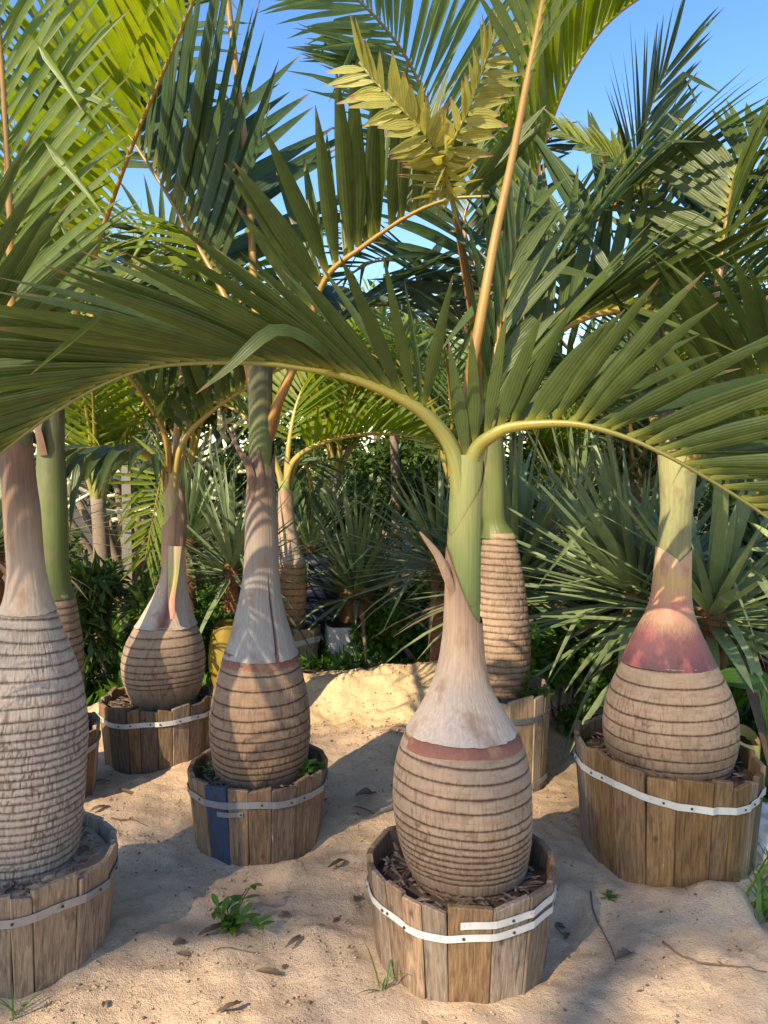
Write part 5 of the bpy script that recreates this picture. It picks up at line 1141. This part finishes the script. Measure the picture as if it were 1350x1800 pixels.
for i, (a, L_) in enumerate(((math.pi * 1.05, 0.26), (math.pi * 0.8, 0.22), (-0.4, 0.25), (1.6, 0.25), (-1.2, 0.2))):
    mb = MB(); tip = b0 + np.array([0.12 * math.cos(a), 0.08 * math.sin(a), 0.78 - 0.05 * i]); p, _ = spline([b0 - UP * 0.02, (b0 + tip) / 2, tip], 8); tube(mb, p, np.linspace(0.008, 0.004, 8), 6); st = mb.build('stem', WEED, root, b0)
    V, Fc, A = leaf_geo(tip, (math.cos(a), math.sin(a) * 0.5 - 0.2, 0.3), nrm([0.1, -0.5, 1]), L_, 0.10, 0.8, 0.25, 8, 0.8, wstart=0.2, wpeak=0.4); lb = MB(); lb.add(V, Fc, A); lb.build('leaf', WEED, st, b0)

# ground cover at the back, one mass
rs_ = np.random.default_rng(77); n = 26000
xx = rs_.uniform(-4.5, 4.5, n * 2); yy = rs_.uniform(4.4, 9.5, n * 2)
bk = 5.7 + 0.25 * np.sin(xx * 2.0) - 0.9 * sstep(0.75, 1.1, xx) - 1.1 * sstep(-0.9, -1.6, xx)
ok = (yy > bk) & (np.abs(xx) < yy * 0.62 + 0.3); xx, yy = xx[ok][:n], yy[ok][:n]
x2_ = rs_.uniform(1.25, 3.6, 9000); y2_ = rs_.uniform(1.5, 5.0, 9000); k2_ = (x2_ > 1.36 + (y2_ - 2.4) * 0.40 + rs_.normal(size=9000) * 0.06) & (np.hypot(x2_ - T6[0], y2_ - T6[1]) > 0.42)
xx = np.r_[xx, x2_[k2_]]; yy = np.r_[yy, y2_[k2_]]; n = len(xx)
zz = ground_z(xx, yy); c = np.stack([xx, yy, zz - 0.01], -1)
ax = rs_.normal(size=(n, 3)) * 0.55 + np.array([0, 0, 0.8]); ax /= np.linalg.norm(ax, axis=1)[:, None]; s = np.cross(ax, rs_.normal(size=(n, 3))); s /= np.linalg.norm(s, axis=1)[:, None]
L_ = rs_.uniform(0.05, 0.22, (n, 1)); W_ = L_ * rs_.uniform(0.10, 0.4, (n, 1))
V = np.stack([c, c + ax * L_ * .5 + s * W_ / 2, c + ax * L_ + np.array([0, 0, -.02]), c + ax * L_ * .5 - s * W_ / 2], 1).reshape(-1, 3)
A = np.stack([np.tile([0.2, 0.6, 1, 0.6], n), np.tile([0, 1, 0, -1.0], n), np.repeat(rs_.random(n), 4)], -1)
o = npmesh('ground_cover', V, np.arange(n * 4).reshape(n, 4), WEED, A=A, smooth=False, kind='stuff'); tag(o, 'low green weeds covering the earth behind the tubs', 'weeds')

# dead leaves and scraps on the sand (each its own thing)
def scrap(label, px, py, L, W, rot, seed, curl=0.9, mat=DEAD, name='dead_leaf'):
    r = random.Random(seed); c = on_ground(px, py); b = np.array(c)
    d = np.array([math.cos(rot), math.sin(rot), 0.25]); mb = MB(); p = b - d * L / 2 * np.array([1, 1, 0]) + UP * 0.004; N = 10; K = 5; V = []; A = []
    dd = nrm(d); rn = r.random()
    for i in range(N):
        t = i / (N - 1); wv = W * math.sin(math.pi * (0.06 + 0.9 * t)) ** 0.7 * r.uniform(0.8, 1.15); s = nrm(np.cross(dd, UP)); nn = np.cross(s, dd)
        for k in range(K):
            q = k / (K - 1) * 2 - 1; V.append(p + s * q * wv / 2 + nn * (q * q) * wv * 0.35 * curl + nn * r.uniform(-.002, .002)); A.append((t, q, rn))
        dd = nrm(dd + np.array([-dd[1], dd[0], 0]) * 0.10 - UP * 0.50 / N * 1.6); p = p + dd * L / (N - 1)
    V = np.array(V); lo = V[:, 2].min(); V[:, 2] += max(0, b[2] + 0.001 - lo)
    mb.add(V, [(i * K + k, i * K + k + 1, (i + 1) * K + k + 1, (i + 1) * K + k) for i in range(N - 1) for k in range(K - 1)], A)
    return tag(mb.build(name, mat, None, b), label, 'dead leaf', 'dead leaves and scraps on the sand')
SC = [('curved brown leaf sliver on the open sand', 528, 1665, .11, .020, 0.6), ('pale split husk near the curved brown sliver', 470, 1722, .085, .024, -0.5), ('black crumpled scrap below the green weed', 502, 1615, .05, .028, 0.2),
      ('long dark husk between the blue board tub and front tub', 600, 1527, .11, .022, 0.5), ('small dark curl left of the front tub', 630, 1583, .04, .026, 1.0), ('grey leaf litter under the green weed', 385, 1648, .13, .030, 0.35),
      ('dark scrap left of the green weed', 318, 1665, .05, .03, 0.1), ('black curled scrap near the dark scrap', 320, 1685, .045, .02, -0.6), ('thin dark strip near the photo foot of the sand', 410, 1782, .09, .018, 0.3),
      ('dark leaf curl by the sand filled tub', 215, 1400, .10, .030, -0.9), ('grey dry strip behind the sand filled tub', 175, 1382, .12, .02, 0.1), ('dark leaf piece on the sand filled tub rim side', 180, 1428, .10, .03, 0.5),
      ('pale grey curled leaf before the large tub', 1105, 1690, .09, .035, 0.2), ('flat grey leaf behind the front tub', 648, 1405, .12, .055, 0.1), ('dark curl beside the flat grey leaf', 635, 1432, .11, .018, -0.9),
      ('brown chip between front tub and large tub', 1000, 1650, .05, .02, 0.7), ('dark crumb cluster right of the front tub', 985, 1635, .04, .03, -0.3), ('small green brown leaf near the black curled scrap', 345, 1768, .03, .014, 0.4),
      ('dark wedge scrap left of the tuft', 188, 1768, .035, .018, 1.3)]
for i, (lb, px, py, L_, W_, ro) in enumerate(SC):
    if 'photo' in lb: lb = 'thin dark strip on sand beyond the pale split husk'
    scrap(lb, px, py, L_, W_, ro, 300 + i)
# thin twigs
for i, (lb, pp) in enumerate((('thin root twig arching over sand before the large tub', [(1038, 1570), (1045, 1610), (1070, 1660), (1082, 1692)]), ('long thin twig lying on sand toward the dip', [(1165, 1660), (1215, 1690), (1300, 1702), (1348, 1712)]), ('fine pale twig on the sand under the weed', [(375, 1676), (410, 1673), (450, 1678)]), ('fine twig behind the sand filled tub', [(195, 1440), (225, 1445), (260, 1455)]))):
    pts = [on_ground(*q) + UP * 0.004 for q in pp]; p, _ = spline(pts, 24); p[:, 2] = [max(z, gz(x, y) + 0.004) for x, y, z in p]; mb = MB(); tube(mb, p, np.linspace(0.0035, 0.0018, 24), 6)
    tag(mb.build('twig', STICK, None, pts[0]), lb, 'twig', 'twigs on the sand')
# loose sand crumbs and dark grit (countless)
def crumbs(name, label, n, box, smin, smax, mat, seed, mask=None):
    rs = np.random.default_rng(seed); x = rs.uniform(box[0], box[1], n); y = rs.uniform(box[2], box[3], n)
    keep = (ground_z(x, y) > -0.1) & (x < 1.15 + (y - 2.4) * 0.4)
    for (tx, ty, tr) in ((*T1, .3), (*T2, .29), (*T3, .285), (*T4, .295), (*T5, .29), (*T6, .35), (*T1B, .28)): keep &= np.hypot(x - tx, y - ty) > tr
    x, y = x[keep], y[keep]; n = len(x); z = ground_z(x, y)
    s = smin + (smax - smin) * rs.random(n) ** 3
    o8 = np.array([(1, 0, 0), (-1, 0, 0), (0, 1, 0), (0, -1, 0), (0, 0, 1), (0, 0, -1)], float)
    V = o8[None] * rs.uniform(0.6, 1.1, (n, 6, 1)) * s[:, None, None] * np.array([1.1, 1.1, 0.8]) + rs.normal(size=(n, 6, 3)) * s[:, None, None] * 0.15 + np.stack([x, y, z + s * 0.3], -1)[:, None]
    T_ = np.array([(0, 2, 4), (2, 1, 4), (1, 3, 4), (3, 0, 4), (2, 0, 5), (1, 2, 5), (3, 1, 5), (0, 3, 5)])
    Q = (T_[None] + (np.arange(n) * 6)[:, None, None]).reshape(-1, 3)
    A = np.zeros((n * 6, 3)); A[:, 0] = 1
    o = npmesh(name, V.reshape(-1, 3), Q, mat, A=A, smooth=False, attr='gd', kind='stuff'); return tag(o, label, 'sand')
crumbs('sand_crumbs', 'loose crumbs of sand scattered over the ground', 16000, (-1.5, 1.4, 1.5, 4.6), 0.0015, 0.007, SAND, 5)
crumbs('sand_clods', 'loose clods on the heaped sand', 1500, (-1.2, 1.0, 4.0, 5.5), 0.003, 0.016, SAND, 6)
crumbs('grit', 'dark grit and bark crumbs scattered over the sand', 2200, (-1.5, 1.4, 1.5, 4.6), 0.0015, 0.007, CHIP, 7)

rs = np.random.default_rng(31); mb = MB()
for _ in range(240):
    x, y = rs.uniform(-1.4, 1.3), rs.uniform(1.5, 4.4)
    if x > 1.1 + (y - 2.4) * 0.4 or any(math.hypot(x - a, y - b_) < 0.36 for a, b_ in (T1, T2, T3, T4, T5, T6, T1B)): continue
    L_ = 0.006 + 0.03 * rs.random() ** 2.5; a = rs.uniform(0, 6.283)
    V, Fc, A = leaf_geo((x, y, gz(x, y) + 0.003), (math.cos(a), math.sin(a), 0.15), UP, L_, L_ * rs.uniform(0.2, 0.6), 0.5, 0.4, 3, rs.random(), wstart=0.3, wpeak=0.4); mb.add(V, Fc, A)
tag(mb.build('leaf_litter', DEAD, None, (0, 0, 0), kind='stuff'), 'small brown flakes of leaf litter scattered over the sand', 'litter')
